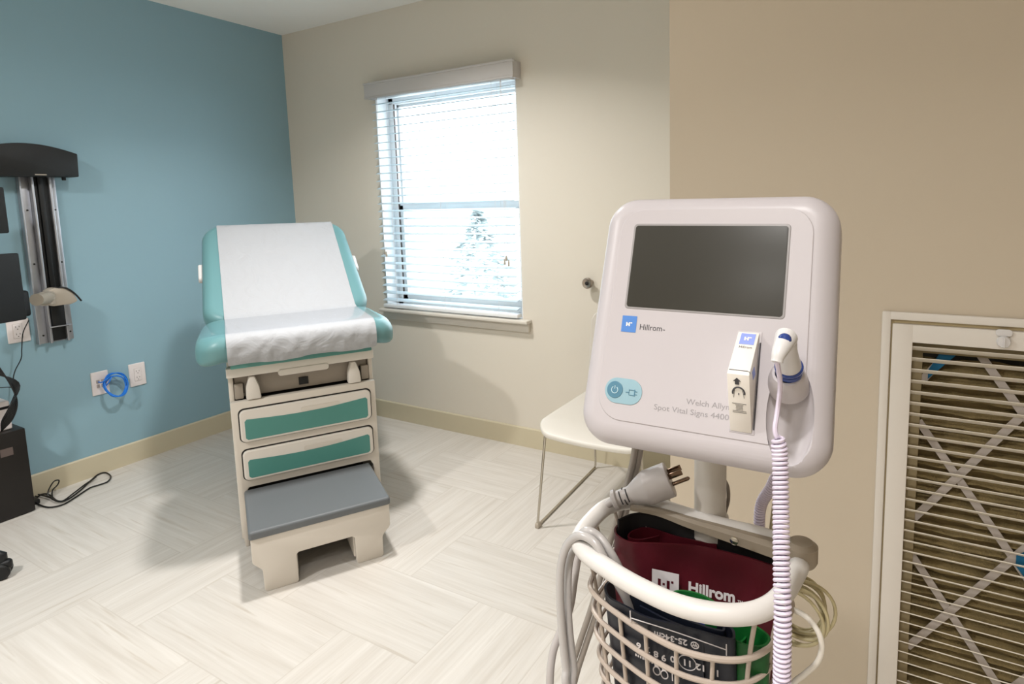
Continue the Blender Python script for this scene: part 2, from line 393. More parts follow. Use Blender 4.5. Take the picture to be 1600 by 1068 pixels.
# ------------------------------------------------------------------ window
w1 = thing('window_1', 'white vinyl single hung window behind the blind', 'window'); w1['kind'] = 'structure'
del w1['label']; del w1['category']
fw_ = 0.045; y0, y1 = 0.10, 0.165
b = B(); b.box(WX0, WX0 + fw_, y0, y1, WZ0, WZ1, 0.003); b.box(WX1 - fw_, WX1, y0, y1, WZ0, WZ1, 0.003); b.box(WX0, WX1, y0, y1, WZ1 - fw_, WZ1, 0.003); b.box(WX0, WX1, y0, y1, WZ0, WZ0 + fw_, 0.003)
b.build('window_frame', 'vinylw', w1)
zm = 1.335
b = B(); s0 = 0.032; xa, xb = WX0 + fw_, WX1 - fw_
b.box(xa, xa + s0, 0.105, 0.130, WZ0 + fw_, zm, 0.002); b.box(xb - s0, xb, 0.105, 0.130, WZ0 + fw_, zm, 0.002); b.box(xa, xb, 0.105, 0.130, zm - 0.035, zm + 0.01, 0.002); b.box(xa, xb, 0.105, 0.130, WZ0 + fw_, WZ0 + fw_ + 0.04, 0.002)
sash = b.build('lower_sash', 'vinylw', w1)
B().box(xa + s0, xb - s0, 0.114, 0.118, WZ0 + fw_ + 0.04, zm - 0.035).build('pane', 'glass', sash, False)
b = B(); b.box(xa, xa + 0.012, 0.132, 0.155, zm, WZ1 - fw_, 0.001); b.box(xb - 0.012, xb, 0.132, 0.155, zm, WZ1 - fw_, 0.001); b.box(xa, xb, 0.132, 0.155, WZ1 - fw_ - 0.015, WZ1 - fw_, 0.001)
us = b.build('upper_sash', 'vinylw', w1)
B().box(xa + 0.012, xb - 0.012, 0.142, 0.146, zm, WZ1 - fw_ - 0.015).build('pane', 'glass', us, False)
b = B(); b.box(xa + 0.0, xa + 0.006, 0.098, 0.1045, WZ0 + fw_, WZ1 - fw_)
b.build('weather_strip', 'platedk', w1)
# stool and apron
b = B(); b.box(WX0 - 0.02, WX1 + 0.055, -0.055, 0.0, 0.694, 0.714, 0.006, 3); b.box(WX0, WX1, 0.0, 0.10, 0.694, 0.714)
b.box(WX0 - 0.005, WX1 + 0.045, -0.022, 0.0, 0.645, 0.694, 0.004); 
tag(b.build('window_sill', 'sillw', w1))

b = B(); b.box(WX0, WX0 + 0.006, 0.0, 0.10, 0.714, WZ1, 0); b.box(WX1 - 0.006, WX1, 0.0, 0.10, 0.714, WZ1, 0); b.box(WX0 + 0.006, WX1 - 0.006, 0.0, 0.10, WZ1 - 0.006, WZ1, 0)
b.build('jamb_liner', 'vinylw', w1, False)  # white lining added to make the reveal look lit by the sky
# blind
bl = thing('horizontal_blind', 'white horizontal slat blind hanging over the window', 'blind', (1.30, 0.0, 1.95))
def loc(b, name, mat, t, **k):        # mesh given in world coordinates, parented to thing t
    bmesh.ops.transform(b.bm, matrix=t.matrix_basis.inverted(), verts=b.bm.verts); return b.build(name, mat, t, **k)
b = B(); b.box(0.790, 1.826, -0.075, -0.060, 1.955, 2.038, 0.003); b.box(0.790, 0.802, -0.062, 0.0, 1.955, 2.038, 0.002); b.box(1.814, 1.826, -0.062, 0.0, 1.955, 2.038, 0.002)
b.box(0.787, 1.829, -0.079, -0.060, 2.030, 2.042, 0.003); b.box(0.790, 1.826, -0.079, -0.060, 1.952, 1.962, 0.003)
loc(b, 'valance', 'valance', bl)
b = B(); b.box(0.812, 1.786, -0.045, 0.012, 1.955, 2.00, 0.002); loc(b, 'head_rail', 'vinylw', bl)
b = B(); ns = 27; zt, zb = 1.925, 0.768; SD = 0.025
for i in range(ns):
    z = zt + (zb - zt) * i / (ns - 1); prof = []
    for k in range(5):
        a = -1 + k / 2; prof.append((a * SD, 0.004 * (1 - a * a) ))
    tl = radians(9); rows = []
    for x in (0.812, 1.786):
        top = [(x, -0.018 + (p[0] * cos(tl) - p[1] * sin(tl)), z + p[0] * sin(tl) + p[1] * cos(tl) + 0.0012) for p in prof]
        bot = [(q[0], q[1], q[2] - 0.0024) for q in top[::-1]]
        rows.append(top + bot)
    b.grid(rows, closed_u=True, cap=True)
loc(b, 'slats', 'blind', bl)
b = B(); b.box(0.812, 1.786, -0.042, 0.008, 0.722, 0.742, 0.004); loc(b, 'bottom_rail', 'vinylw', bl)
b = B()
for x in (0.93, 1.30, 1.67):
    for yy in (-0.0445, 0.0085):
        b.tube([(x, yy, 1.955), (x, yy, 0.742)], 0.0009, 6)
    for i in range(ns):
        z = zt + (zb - zt) * i / (ns - 1) - 0.003; b.tube([(x, -0.0445, z - 0.004), (x, 0.0085, z + 0.004)], 0.0005, 4)
loc(b, 'ladder_cords', 'plate', bl)
for nm, px, zz in (('lift_cord', 1.735, 1.03), ('tilt_cord', 0.865, 1.06)):
    b = B()
    for dx in (-0.008, 0.0, 0.010) if nm == 'lift_cord' else (-0.004, 0.006): b.tube([(px + dx * 0.3, -0.052, 1.96), (px + dx, -0.052, zz + dx)], 0.0009, 6)
    lc = loc(b, nm, 'plate', bl)
    b = B()
    for dx, dz in ((-0.012, -0.006), (0.0, 0.014), (0.014, -0.012)) if nm == 'lift_cord' else ((-0.004, 0.0), (0.008, -0.012)):
        b.lathe([(0.002, 0.016), (0.004, 0.010), (0.006, -0.012), (0.0045, -0.016)], 12, Matrix.Translation((px + dx, -0.052, zz + dz)))
    loc(b, 'tassel', 'beigep', bl)

# outside: bright overcast yard with evergreens
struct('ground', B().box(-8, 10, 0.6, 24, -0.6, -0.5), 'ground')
def conifer(x, y, h, r, label, seed, group=None):
    rnd = random.Random(seed); t = thing('evergreen_tree', label, 'tree', (x, y, -0.5))
    B().lathe([(0.08, 0), (0.05, h * 0.5), (0.01, h * 0.97)], 10).build('trunk', 'bark', t)
    b = B()
    for q in range(1300):
        f_ = rnd.random() ** 1.4; z = 0.25 + f_ * (h - 0.3); rr = r * (1 - f_) * (0.45 + 0.55 * rnd.random()) + 0.02; a = rnd.random() * 2 * pi
        c = Vector((rr * cos(a), rr * sin(a), z)); s = 0.08 + 0.12 * rnd.random()
        d1 = Vector((cos(a), sin(a), -0.3 + 0.5 * rnd.random())).normalized() * s; d2 = Vector((-sin(a), cos(a), rnd.random() - 0.5)).normalized() * s * 0.4
        b.face([c - d2, c + d1, c + d2, c - d1 * 0.4])
    b.build('foliage', 'leaf', t, False)
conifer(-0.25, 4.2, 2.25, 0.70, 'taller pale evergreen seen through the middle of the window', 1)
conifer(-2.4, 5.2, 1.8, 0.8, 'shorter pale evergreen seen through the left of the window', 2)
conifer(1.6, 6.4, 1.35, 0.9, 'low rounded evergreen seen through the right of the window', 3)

# ------------------------------------------------------------------ exam table
TA = radians(58.84682424263531)
TO = Vector((1.7441, -1.2939, 0))
tb = thing('exam_table', 'aqua upholstered medical exam table with cream base and two teal drawers', 'exam table', TO, (0, 0, TA))
PY0 = 0.352                                # depth of the cabinet front behind the step front
xc = 0.011; hw = 0.273
# cabinet: side walls slope in slightly towards the floor; front plate with openings
b = B()
front = [(-0.262, 0.59), (-0.262, 0.10), (-0.250, 0.03), (0.272, 0.03), (0.284, 0.10), (0.284, 0.59)]
hole = [(-0.236, 0.03), (-0.236, 0.215), (-0.222, 0.238), (0.245, 0.238), (0.258, 0.215), (0.258, 0.03)]
b.prism([(-0.262, 0.59), (-0.262, 0.10), (-0.252, 0.0), (-0.236, 0.0), (-0.236, 0.215), (-0.222, 0.240), (0.245, 0.240), (0.258, 0.215), (0.258, 0.0), (0.274, 0.0), (0.284, 0.10), (0.284, 0.59)], 0, 0.03,
        Matrix(((1, 0, 0, 0), (0, 0, 1, PY0), (0, 1, 0, 0), (0, 0, 0, 1))), 0.005)
b.box(-0.262, -0.244, PY0 + 0.028, 1.12, 0.02, 0.76, 0.006); b.box(0.266, 0.284, PY0 + 0.028, 1.12, 0.02, 0.76, 0.006)
b.box(-0.255, 0.277, 1.10, 1.12, 0.02, 0.76, 0.004)
base = b.build('base', 'cream', tb)
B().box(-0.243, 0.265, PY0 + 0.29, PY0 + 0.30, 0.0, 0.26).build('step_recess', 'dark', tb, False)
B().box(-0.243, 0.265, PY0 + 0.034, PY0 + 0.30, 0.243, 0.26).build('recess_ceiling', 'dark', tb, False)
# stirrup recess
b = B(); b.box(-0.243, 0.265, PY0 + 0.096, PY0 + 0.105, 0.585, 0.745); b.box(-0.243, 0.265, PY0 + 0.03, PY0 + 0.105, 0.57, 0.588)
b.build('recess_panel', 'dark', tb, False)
b = B(); b.slab(xc, 0.640, 0.252, 0.044, 0.006, 0, 0.05, 0.003, mat=Matrix(((1, 0, 0, 0), (0, 0, -1, PY0 + 0.095), (0, 1, 0, 0), (0, 0, 0, 1))))
b.box(-0.243, -0.212, PY0 + 0.022, PY0 + 0.05, 0.594, 0.655, 0.004); b.box(0.234, 0.265, PY0 + 0.022, PY0 + 0.05, 0.594, 0.655, 0.004)
b.build('stirrup_panel', 'panelg', tb)
for sx in (-0.183, 0.197):
    b = B(); b.prism([(sx - 0.022, 0.592), (sx + 0.032, 0.592), (sx + 0.027, 0.640), (sx + 0.013, 0.684), (sx - 0.007, 0.684), (sx - 0.020, 0.640)], 0, 0.040,
                     Matrix(((1, 0, 0, 0), (0, 0, 1, PY0 - 0.006), (0, 1, 0, 0), (0, 0, 0, 1))), 0.007)
    b.build('stirrup_handle', 'cream2', tb)
    B().box(sx - 0.040 if sx < 0 else sx + 0.032, sx - 0.026 if sx < 0 else sx + 0.040, PY0 + 0.036, PY0 + 0.0455, 0.612, 0.65).build('stirrup_slot', 'dark', tb, False)
B().box(-0.010, 0.026, PY0 + 0.038, PY0 + 0.0455, 0.610, 0.640, 0.001).build('badge', 'black', tb)
# top rail with tray lip
b = B(); b.box(-0.266, 0.284, PY0 - 0.008, PY0 + 0.03, 0.688, 0.727, 0.005, 3)
b.slab(0.008, 0.684, 0.095, 0.014, 0.012, 0, 0.03, 0.006, mat=Matrix(((1, 0, 0, 0), (0, 0, -1, PY0 + 0.018), (0, 1, 0, 0), (0, 0, 0, 1))))
b.build('tray_rail', 'cream2', tb)
# drawers
def drawer(z0, z1):
    zc = (z0 + z1) / 2; hh = (z1 - z0) / 2; mm = Matrix(((1, 0, 0, 0), (0, 0, -1, PY0), (0, 1, 0, 0), (0, 0, 0, 1)))
    d = B().slab(0.0125, zc, 0.247, hh, 0.020, -0.005, 0.014, 0.006, mat=mm).build('drawer', 'cream2', tb)
    B().slab(0.0125, zc + 0.001, 0.2515, hh + 0.0045, 0.022, -0.004, 0.0014, 0.0005, mat=mm).build('drawer_gap', 'dark', d)
    a0, a1 = -0.218, 0.245; pts = []
    zlo = z0 + 0.010
    pts += [(a0 + 0.008, zlo), (a1 - 0.008, zlo), (a1, zlo + 0.008)]
    zr = z1 - 0.030
    pts.append((a1, zr - 0.008)); pts.append((a1 - 0.007, zr))
    for k in range(1, 24):
        t = k / 24; x = a1 - 0.007 + (a0 + 0.014 - a1) * t
        pts.append((x, zr - 0.006 * t - 0.012 * sin(pi * t)))
    pts += [(a0 + 0.007, zr - 0.006), (a0, zr - 0.014), (a0, zlo + 0.008)]
    B().prism(pts, 0.0135, 0.0150, mm, 0.0).build('drawer_inset', 'greenp', d, True)
    B().slab(0.06, zr - 0.004, 0.075, 0.010, 0.009, 0.0135, 0.0146, 0.001, mat=mm).build('finger_grip', 'cream', d)  # pale raised strip imitates a reflection along the inset's top edge
drawer(0.428, 0.556); drawer(0.273, 0.393)
# pull-out step
b = B()
mm = Matrix(((1, 0, 0, 0), (0, 0, 1, 0), (0, 1, 0, 0), (0, 0, 0, 1)))
b.prism([(-0.236, 0.205), (0.236, 0.205), (0.236, 0.118), (0.230, 0.108), (0.208, 0.086), (0.205, 0.076), (0.205, 0.008), (0.198, 0.0), (0.112, 0.0), (0.106, 0.008), (0.104, 0.104), (0.096, 0.112),
         (-0.088, 0.112), (-0.096, 0.104), (-0.094, 0.008), (-0.100, 0.0), (-0.198, 0.0), (-0.205, 0.008), (-0.206, 0.076), (-0.209, 0.086), (-0.230, 0.108), (-0.236, 0.118)], 0, 0.022, mm, 0.003)
b.box(-0.234, -0.214, 0.018, 0.36, 0.10, 0.204, 0.004); b.box(0.214, 0.234, 0.018, 0.36, 0.10, 0.204, 0.004)
b.box(-0.112, -0.092, 0.018, 0.34, 0.02, 0.204, 0.004); b.box(0.100, 0.120, 0.018, 0.34, 0.02, 0.204, 0.004)
b.box(-0.204, -0.184, 0.018, 0.30, 0.02, 0.16, 0.004); b.box(0.184, 0.204, 0.018, 0.30, 0.02, 0.16, 0.004)
st = b.build('step', 'cream', tb)
B().slab(0.0, 0.175, 0.241, 0.183, 0.012, 0.203, 0.232, 0.010, 0.004).build('tread', 'gtread', st)
# legs of the base at the rear
B().box(-0.20, 0.22, 0.75, 1.10, 0.0, 0.03, 0.004).build('rear_foot', 'dark', tb)
# seat cushion
SY0, SY1 = 0.290, 0.745; SZ = 0.862
def seatwarp(x, y, z):
    fx = max(0.0, abs(x - 0.008) - 0.26) / 0.11; ff = max(0.0, (0.40 - y) / 0.11)
    z = z - 0.028 * fx ** 1.5 * min(1, ff + 0.35)
    y = y + 0.012 * (1 - ff) * 0 + 0.0
    # wings splay towards the front
    k = 1.0 - 0.04 * max(0, min(1, (y - 0.45) / 0.3))
    return (0.008 + (x - 0.008) * k, y, z)
b = B().slab(0.008, (SY0 + SY1) / 2, 0.368, (SY1 - SY0) / 2, 0.085, SZ - 0.102, SZ, 0.045, 0.035, warp=seatwarp, sub=10)
b.build('seat_cushion', 'aqua', tb)
b = B().box(-0.25, 0.272, 0.318, 0.76, 0.728, 0.765, 0.004); b.build('seat_board', 'greenp', tb)
# back section, raised
BT = radians(36)
bm_ = Matrix.Translation((0.012, SY1 - 0.032, SZ - 0.055)) @ Matrix.Rotation(BT, 4, 'X')
def backwarp(x, y, z):
    k = 1 - 0.05 * max(0, min(1, y / 0.7)); return (x * k, y, z)
b = B().slab(0, 0.36, 0.352, 0.352, 0.11, -0.045, 0.055, 0.045, 0.035, warp=backwarp, sub=10, mat=bm_)
b.build('backrest', 'aqua', tb)
for sx in (-1, 1):
    m2 = bm_ @ Matrix.Translation((sx * 0.347, 0.40, -0.01)) @ Matrix.Rotation(pi / 2, 4, 'Y')
    B().slab(0, 0, 0.018, 0.055, 0.016, -0.012, 0.012, 0.008, mat=m2).build('side_handle', 'white', tb)
B().box(-0.16, 0.18, 0.80, 1.20, 0.70, 0.83, 0.02).build('lift_housing', 'cream', tb)

# paper on the table
def backpt(y, z): 
    p = bm_ @ Vector((0, y, z)); return (p.y, p.z)
prof = []
for a in range(7):                       # wraps over the far top edge
    an = -pi / 2 * 0.7 + a * (pi / 2 * 1.7) / 6; pass
prof += [backpt(0.716, -0.02), backpt(0.717, 0.010), backpt(0.708, 0.036), backpt(0.69, 0.052), backpt(0.66, 0.0575)]
for k in range(1, 22): prof.append(backpt(0.66 - 0.60 * k / 21, 0.0575 + 0.001 * sin(k * 1.3)))
q = prof[-1]; 
prof += [(q[0] - 0.02, SZ + 0.012), (q[0] - 0.045, SZ + 0.0045)]
y_ = prof[-1][0]
for k in range(1, 13): prof.append((y_ + (0.335 - y_) * k / 12, SZ + 0.003))
prof += [(0.315, SZ), (0.299, SZ - 0.009), (0.288, SZ - 0.024), (0.283, SZ - 0.045), (0.2825, SZ - 0.065), (0.285, SZ - 0.085), (0.292, SZ - 0.102), (0.302, SZ - 0.114)]
NX = 60; rows = []
def nz(x, y, s): return sin(x * 31 * s + 5 * sin(y * 13 * s)) * cos(y * 27 * s + 3 * sin(x * 17 * s))
for i in range(NX + 1):
    x = -0.256 + (0.288 + 0.256) * i / NX; row = []
    for j, (yy, zz) in enumerate(prof):
        dr = max(0, j - (len(prof) - 10)) / 10; amp = 0.0006 + 0.0060 * dr
        o = amp * (1 + nz(x * 1.4, j * 0.09, 1.0)) + 0.0028 * dr * (1 + nz(x * 3.3, j * 0.16 + 3, 1.3))
        row.append((x, yy - o * (0.25 if dr == 0 else 1), zz + (o if dr == 0 else 0) + (0.004 * sin(x * 23) + (x * 0.005)) * (1 if j == len(prof) - 1 else 0)))
    rows.append(row)
b = B(); b.grid(rows)
pp = b.build('exam_table_paper', 'paper', None)
pp.location = TO; pp.rotation_euler = (0, 0, TA)
md = pp.modifiers.new('s', 'SUBSURF'); md.levels = 1; md.render_levels = 1
tag(pp, 'crumpled white paper strip laid down the middle of the exam table', 'exam paper')
# clear foot cover
b = B(); rows = []
for x in [-0.34 + 0.66 * k / 24 for k in range(25)]:
    row = []
    fx = max(0.0, abs(x - 0.008) - 0.26) / 0.11
    for yy, zz in [(0.66, SZ + 0.006), (0.60, SZ + 0.0065), (0.5, SZ + 0.0065), (0.42, SZ + 0.0065), (0.345, SZ + 0.0065), (0.322, SZ + 0.0045)]:
        row.append((x, yy, zz - 0.012 * fx ** 1.5))
    rows.append(row)
b.grid(rows)
cv = b.build('clear_foot_cover', 'clear', None); cv.location = TO; cv.rotation_euler = (0, 0, TA)
tag(cv, 'clear plastic sheet over the paper on the seat of the exam table', 'plastic cover')

# ------------------------------------------------------------------ chair in the alcove
ch = thing('visitor_chair', 'white plastic chair with thin chrome sled legs behind the monitor', 'chair', (2.51, -0.40, 0))
def cwarp(x, y, z):     # seat sheet dished, front edge rolled down
    z += -0.02 * (1 - min(1, (x / 0.22) ** 2)) * 0.6
    if y < -0.20: z -= (-0.20 - y) ** 2 * 3.5
    return (x, y, z)
B().slab(0, -0.02, 0.233, 0.275, 0.07, 0.432, 0.450, 0.006, 0.006, warp=cwarp, sub=8).build('seat', 'chairw', ch)
def bw(x, y, z): return (x, 0.235 + 0.22 * 0 + z - 0.05 * (x / 0.2) ** 2 + (y - 0.47) * 0.16, y)
B().slab(0, 0.645, 0.222, 0.182, 0.06, -0.006, 0.006, 0.005, 0.005, warp=bw, sub=8).build('backrest', 'chairw', ch)
for s in (-1, 1):
    fl = B(); fl.tube([(s * 0.205, -0.245, 0.428), (s * 0.236, -0.283, 0.012), (s * 0.238, -0.270, 0.007), (s * 0.262, 0.315, 0.007), (s * 0.262, 0.322, 0.020), (s * 0.245, 0.285, 0.26), (s * 0.215, 0.15, 0.428)], 0.0055, 8)
    fr = fl.build('sled_leg', 'chrome', ch)
    B().box(s * 0.237 - 0.009, s * 0.237 + 0.009, -0.29, -0.262, 0.0, 0.022, 0.004).build('foot_glide', 'beigep', fr)
B().tube([(-0.205, -0.22, 0.426), (0.205, -0.22, 0.426)], 0.0055, 8).build('seat_frame', 'chrome', ch)
for s in (-1, 1): B().tube([(s * 0.16, 0.20, 0.435), (s * 0.17, 0.245, 0.46), (s * 0.17, 0.238, 0.60)], 0.006, 8).build('back_support', 'chrome', ch)

# wall bumper
kb = thing('wall_bumper', 'small round steel knob with dark centre on the pale wall behind the monitor', 'wall knob', (2.205, 0, 0.930), (pi / 2, 0, 0))
B().lathe([(0.012, 0), (0.012, 0.03), (0.024, 0.034), (0.027, 0.040), (0.027, 0.050), (0.022, 0.055), (0.010, 0.052)], 28).build('body', 'steel', kb)
B().lathe([(0.0095, 0.0515), (0.0095, 0.0545), (0.006, 0.056), (0.0005, 0.0562)], 20).build('centre_plug', 'dark', kb)

# ------------------------------------------------------------------ blue wall: outlets and cables
def plate(y, z, w, h, name, label, kind):
    t = thing(name, label, 'wall outlet', (0, y, z), (0, 0, 0))
    mm = Matrix(((0, 0, 1, 0), (1, 0, 0, 0), (0, 1, 0, 0), (0, 0, 0, 1)))
    B().slab(0, 0, w / 2, h / 2, 0.004, 0, 0.007, 0.004, 0.0005, mat=mm).build('plate', 'plate', t)
    if kind == 'duplex2' or kind == 'duplex':
        x0 = 0 if kind == 'duplex' else -0.004
        B().slab(x0, 0, 0.0175, 0.034, 0.002, 0.006, 0.0085, 0.001, 0.0005, mat=mm).build('socket', 'platemd', t)
        B().slab(x0, 0, 0.0165, 0.033, 0.002, 0.006, 0.0092, 0.001, 0.0005, mat=mm).build('socket_face', 'plate', t)
        b = B()
        for sz in (-0.017, 0.017):
            b.slab(x0 - 0.0065, sz + 0.003, 0.0011, 0.0042, 0.0005, 0.0088, 0.0096, 0.0001, mat=mm); b.slab(x0 + 0.0065, sz + 0.003, 0.0011, 0.0034, 0.0005, 0.0088, 0.0096, 0.0001, mat=mm)
            b.slab(x0, sz - 0.008, 0.0022, 0.0022, 0.002, 0.0088, 0.0096, 0.0001, mat=mm)
        b.build('slots', 'platedk', t)
    else:
        b = B()
        for sy in (-0.011, 0.011):
            for sz in (-0.014, 0.010):
                b.slab(sy, sz, 0.0075, 0.0085, 0.001, 0.006, 0.0084, 0.0008, mat=mm)
        b.build('jack', 'platemd', t)
    return t
plate(-1.218, 0.469, 0.076, 0.120, 'data_outlet', 'white data jack plate with the blue cable coil hanging from it', 'data')
plate(-1.045, 0.468, 0.078, 0.122, 'power_outlet', 'white duplex power outlet plate right of the blue cable coil', 'duplex')
plate(-1.512, 0.799, 0.082, 0.108, 'power_outlet', 'white power outlet plate below the monitor, left of the track', 'duplex2')
for (y_, z_) in ((-1.218, 0.518), (-1.045, 0.517)):
    pass
b = B(); rc = random.Random(4)
for k in range(5):
    cy_ = -1.165 + 0.006 * rc.uniform(-1, 1); cz_ = 0.448 + 0.005 * rc.uniform(-1, 1); ry = 0.048 + 0.006 * rc.uniform(-1, 1); rz = 0.055 + 0.006 * rc.uniform(-1, 1); ph = rc.uniform(0, 6)
    b.tube([(0.045 + 0.012 * sin(a * 2 + ph) - 0.018 * cos(a), cy_ + ry * sin(a) * 1.0, cz_ + rz * cos(a)) for a in [2 * pi * i / 28 for i in range(28)]], 0.0028, 8, closed=True)
b.tube([(0.012, -1.207, 0.455), (0.03, -1.205, 0.455), (0.045, -1.195, 0.475), (0.04, -1.18, 0.497)], 0.0028, 8, smooth=6)
b.tube([(0.012, -1.229, 0.479), (0.035, -1.225, 0.478), (0.050, -1.21, 0.49), (0.04, -1.19, 0.500)], 0.0028, 8, smooth=6)
tag(b.build('network_cable', 'bluec', None), 'bright blue network cable coiled below the data jack on the blue wall', 'cable')

# wall track with cap, arm and monitors
tr = thing('wall_track', 'vertical aluminium monitor track with black curved cap on the blue wall', 'wall mount', (0, -1.38, 0.72))
def W2(b, n, m, p=tr, **k):
    mt = p.matrix_basis.inverted() if p is tr else tr.matrix_basis.inverted()
    bmesh.ops.transform(b.bm, matrix=mt, verts=b.bm.verts); return b.build(n, m, p, **k)
b = B(); b.box(0, 0.012, -1.452, -1.310, 0.722, 1.53, 0.001); b.box(0.012, 0.034, -1.452, -1.446, 0.722, 1.53, 0.001); b.box(0.012, 0.046, -1.412, -1.402, 0.722, 1.53, 0.002); b.box(0.012, 0.046, -1.345, -1.335, 0.722, 1.53, 0.002); b.box(0.008, 0.018, -1.335, -1.310, 0.722, 1.53, 0.002)
b.box(0.008, 0.016, -1.446, -1.412, 0.722, 1.53, 0.001)
rail = W2(b, 'rail', 'alu')
b = B(); b.box(0.010, 0.034, -1.402, -1.345, 0.73, 1.53, 0.002); b.box(0.030, 0.046, -1.388, -1.366, 0.93, 1.53, 0.006); W2(b, 'cable_channel', 'black')
for yy in (-1.428, -1.322):
    for zz in (0.76, 1.10, 1.35):
        b = B(); b.lathe([(0.004, 0), (0.004, 0.002), (0.001, 0.003)], 10, Matrix.Translation((0.0175, yy, zz)) @ Matrix.Rotation(pi / 2, 4, 'Y')); W2(b, 'screw', 'dark')
# cap: curved top, faces the room
pts = []
for k in range(17):
    t = k / 16; yy = -1.62 + (1.62 - 1.242) * t; pts.append((yy, 1.600 + 0.048 * sin(pi * (0.06 + 0.88 * t)) ** 0.9))
poly = [(-1.62, 1.497), (-1.246, 1.503)] + [(p[0], p[1]) for p in pts[::-1]]
b = B(); b.prism(poly, 0.012, 0.105, Matrix(((0, 0, 1, 0), (1, 0, 0, 0), (0, 1, 0, 0), (0, 0, 0, 1))), 0.004)
cap = W2(b, 'top_cap', 'black')
b = B(); b.box(0.1052, 0.106, -1.415, -1.372, 1.507, 1.5115); W2(b, 'maker_mark', 'beigep', tr, smooth=False)
b = B(); b.box(0.06, 0.07, -1.300, -1.285, 1.487, 1.503, 0.002); W2(b, 'cap_clip', 'black')
# carriage + arm
b = B()
b.prism([(-1.425, 0.915), (-1.425, 0.975), (-1.40, 0.988), (-1.355, 0.985), (-1.325, 0.955), (-1.310, 0.915), (-1.335, 0.903), (-1.41, 0.903)], 0.048, 0.11, Matrix(((0, 0, 1, 0), (1, 0, 0, 0), (0, 1, 0, 0), (0, 0, 0, 1))), 0.006)
W2(b, 'carriage', 'beigep')
b = B(); b.tube([(0.10, -1.420, 0.950), (0.16, -1.45, 0.952), (0.215, -1.505, 0.955)], 0.027, 16); b.lathe([(0.024, -0.03), (0.028, -0.026), (0.028, 0.026), (0.024, 0.03)], 20, Matrix.Translation((0.125, -1.435, 0.945)))
W2(b, 'arm', 'beigep')
b = B(); b.lathe([(0.012, 0), (0.012, 0.004), (0.009, 0.006)], 16, Matrix.Translation((0.152, -1.430, 0.948)) @ Matrix.Rotation(radians(70), 4, 'Y')); W2(b, 'pivot_cap', 'plate')
b = B(); b.tube([(0.10, -1.400, 0.985), (0.112, -1.36, 0.985), (0.112, -1.325, 0.955), (0.11, -1.298, 0.912)], 0.004, 8, smooth=5); W2(b, 'carriage_trim', 'black')
b = B(); b.box(0.034, 0.055, -1.400, -1.347, 0.80, 0.90, 0.003); b.box(0.034, 0.06, -1.41, -1.34, 0.795, 0.80, 0.001); W2(b, 'lower_stop', 'black')
b = B(); b.box(0.046, 0.062, -1.415, -1.325, 0.797, 0.802, 0.001); W2(b, 'stop_lip', 'alu')

mn = thing('wall_monitor', 'black computer monitor seen edge on, held by the arm at left edge', 'computer monitor', (0.30, -1.582, 1.03), (0, 0, radians(14)))
XM = Matrix(((0, 0, 1, 0), (1, 0, 0, 0), (0, 1, 0, 0), (0, 0, 0, 1)))
B().slab(-0.25, 0, 0.25, 0.141, 0.008, -0.016, 0.016, 0.004, mat=XM).build('housing', 'charcoal', mn)
B().slab(-0.25, 0.004, 0.238, 0.128, 0.003, 0.0155, 0.0165, 0.0002, mat=XM).build('screen', 'charcoal', mn)
B().box(-0.085, -0.012, -0.16, 0.040, -0.135, -0.022, 0.012, 3).build('mount_block', 'charcoal', mn)
m2_ = thing('wall_monitor', 'upper dark monitor edge cut off by the left side of the photo', 'computer monitor', (0.22, -1.574, 1.35), (0, 0, radians(8)))
B().slab(-0.22, 0, 0.22, 0.097, 0.008, -0.014, 0.014, 0.004, mat=XM).build('housing', 'black', m2_)
B().tube([(-0.01, -0.22, 0.0), (-0.215, -0.19, 0.0)], 0.015, 12).build('wall_bracket', 'black', m2_)

# computer tower and clutter
tw = thing('computer_tower', 'black computer case standing on the floor against the blue wall', 'computer', (0.0935, -1.585, 0))
b = B(); b.box(-0.075, 0.0745, -0.45, -0.002, 0.004, 0.388, 0.003); b.build('case', 'blackc', tw)
B().box(0.0747, 0.0755, -0.095, -0.052, 0.285, 0.320).build('label_sticker', 'platedk', tw, False)
for yy in (-0.42, -0.04):
    for xx in (-0.06, 0.06): B().lathe([(0.012, 0.0), (0.012, 0.006)], 12, Matrix.Translation((xx, yy, 0))).build('foot', 'black', tw)
bx = thing('adapter_box', 'small pale power adapter lying on the computer tower among black cables', 'power adapter', (0.075, -1.68, 0.388))
B().box(-0.055, 0.055, -0.06, 0.065, 0.0, 0.13, 0.008, 3).build('body', 'plate', bx)
B().box(-0.056, 0.056, -0.061, 0.066, 0.095, 0.108, 0.002).build('band', 'black', bx)
for k, (pt, lb) in enumerate((
    ([(0.30, -1.60, 0.90), (0.20, -1.575, 0.80), (0.15, -1.59, 0.66), (0.165, -1.63, 0.57), (0.15, -1.61, 0.50), (0.12, -1.64, 0.44), (0.11, -1.66, 0.395)], 'thin black cable dropping from the monitor past the outlet plate'),)):
    tag(B().tube([(0.0937, -1.5, 0.8533), (0.0747, -1.52, 0.7964), (0.0688, -1.53, 0.7238), (0.079, -1.54, 0.6826), (0.0303, -1.55, 0.6258), (0.0275, -1.56, 0.586), (0.0606, -1.56, 0.5603), (0.0742, -1.58, 0.5202), (0.0468, -1.6, 0.4567), (0.041, -1.62, 0.4175)], 0.0022, 8, smooth=6).build('monitor_cable', 'blkc', None), lb, 'cable')
cb_ = B(); 
for k in range(7):
    o = k * 0.006
    cb_.tube([(0.20 + o, -1.66 - o * 2, 0.70), (0.22 - o, -1.63 + o, 0.60), (0.21 + o, -1.615 - o, 0.52), (0.19, -1.63 - o, 0.45), (0.15, -1.66, 0.398)], 0.0032, 8, smooth=6)
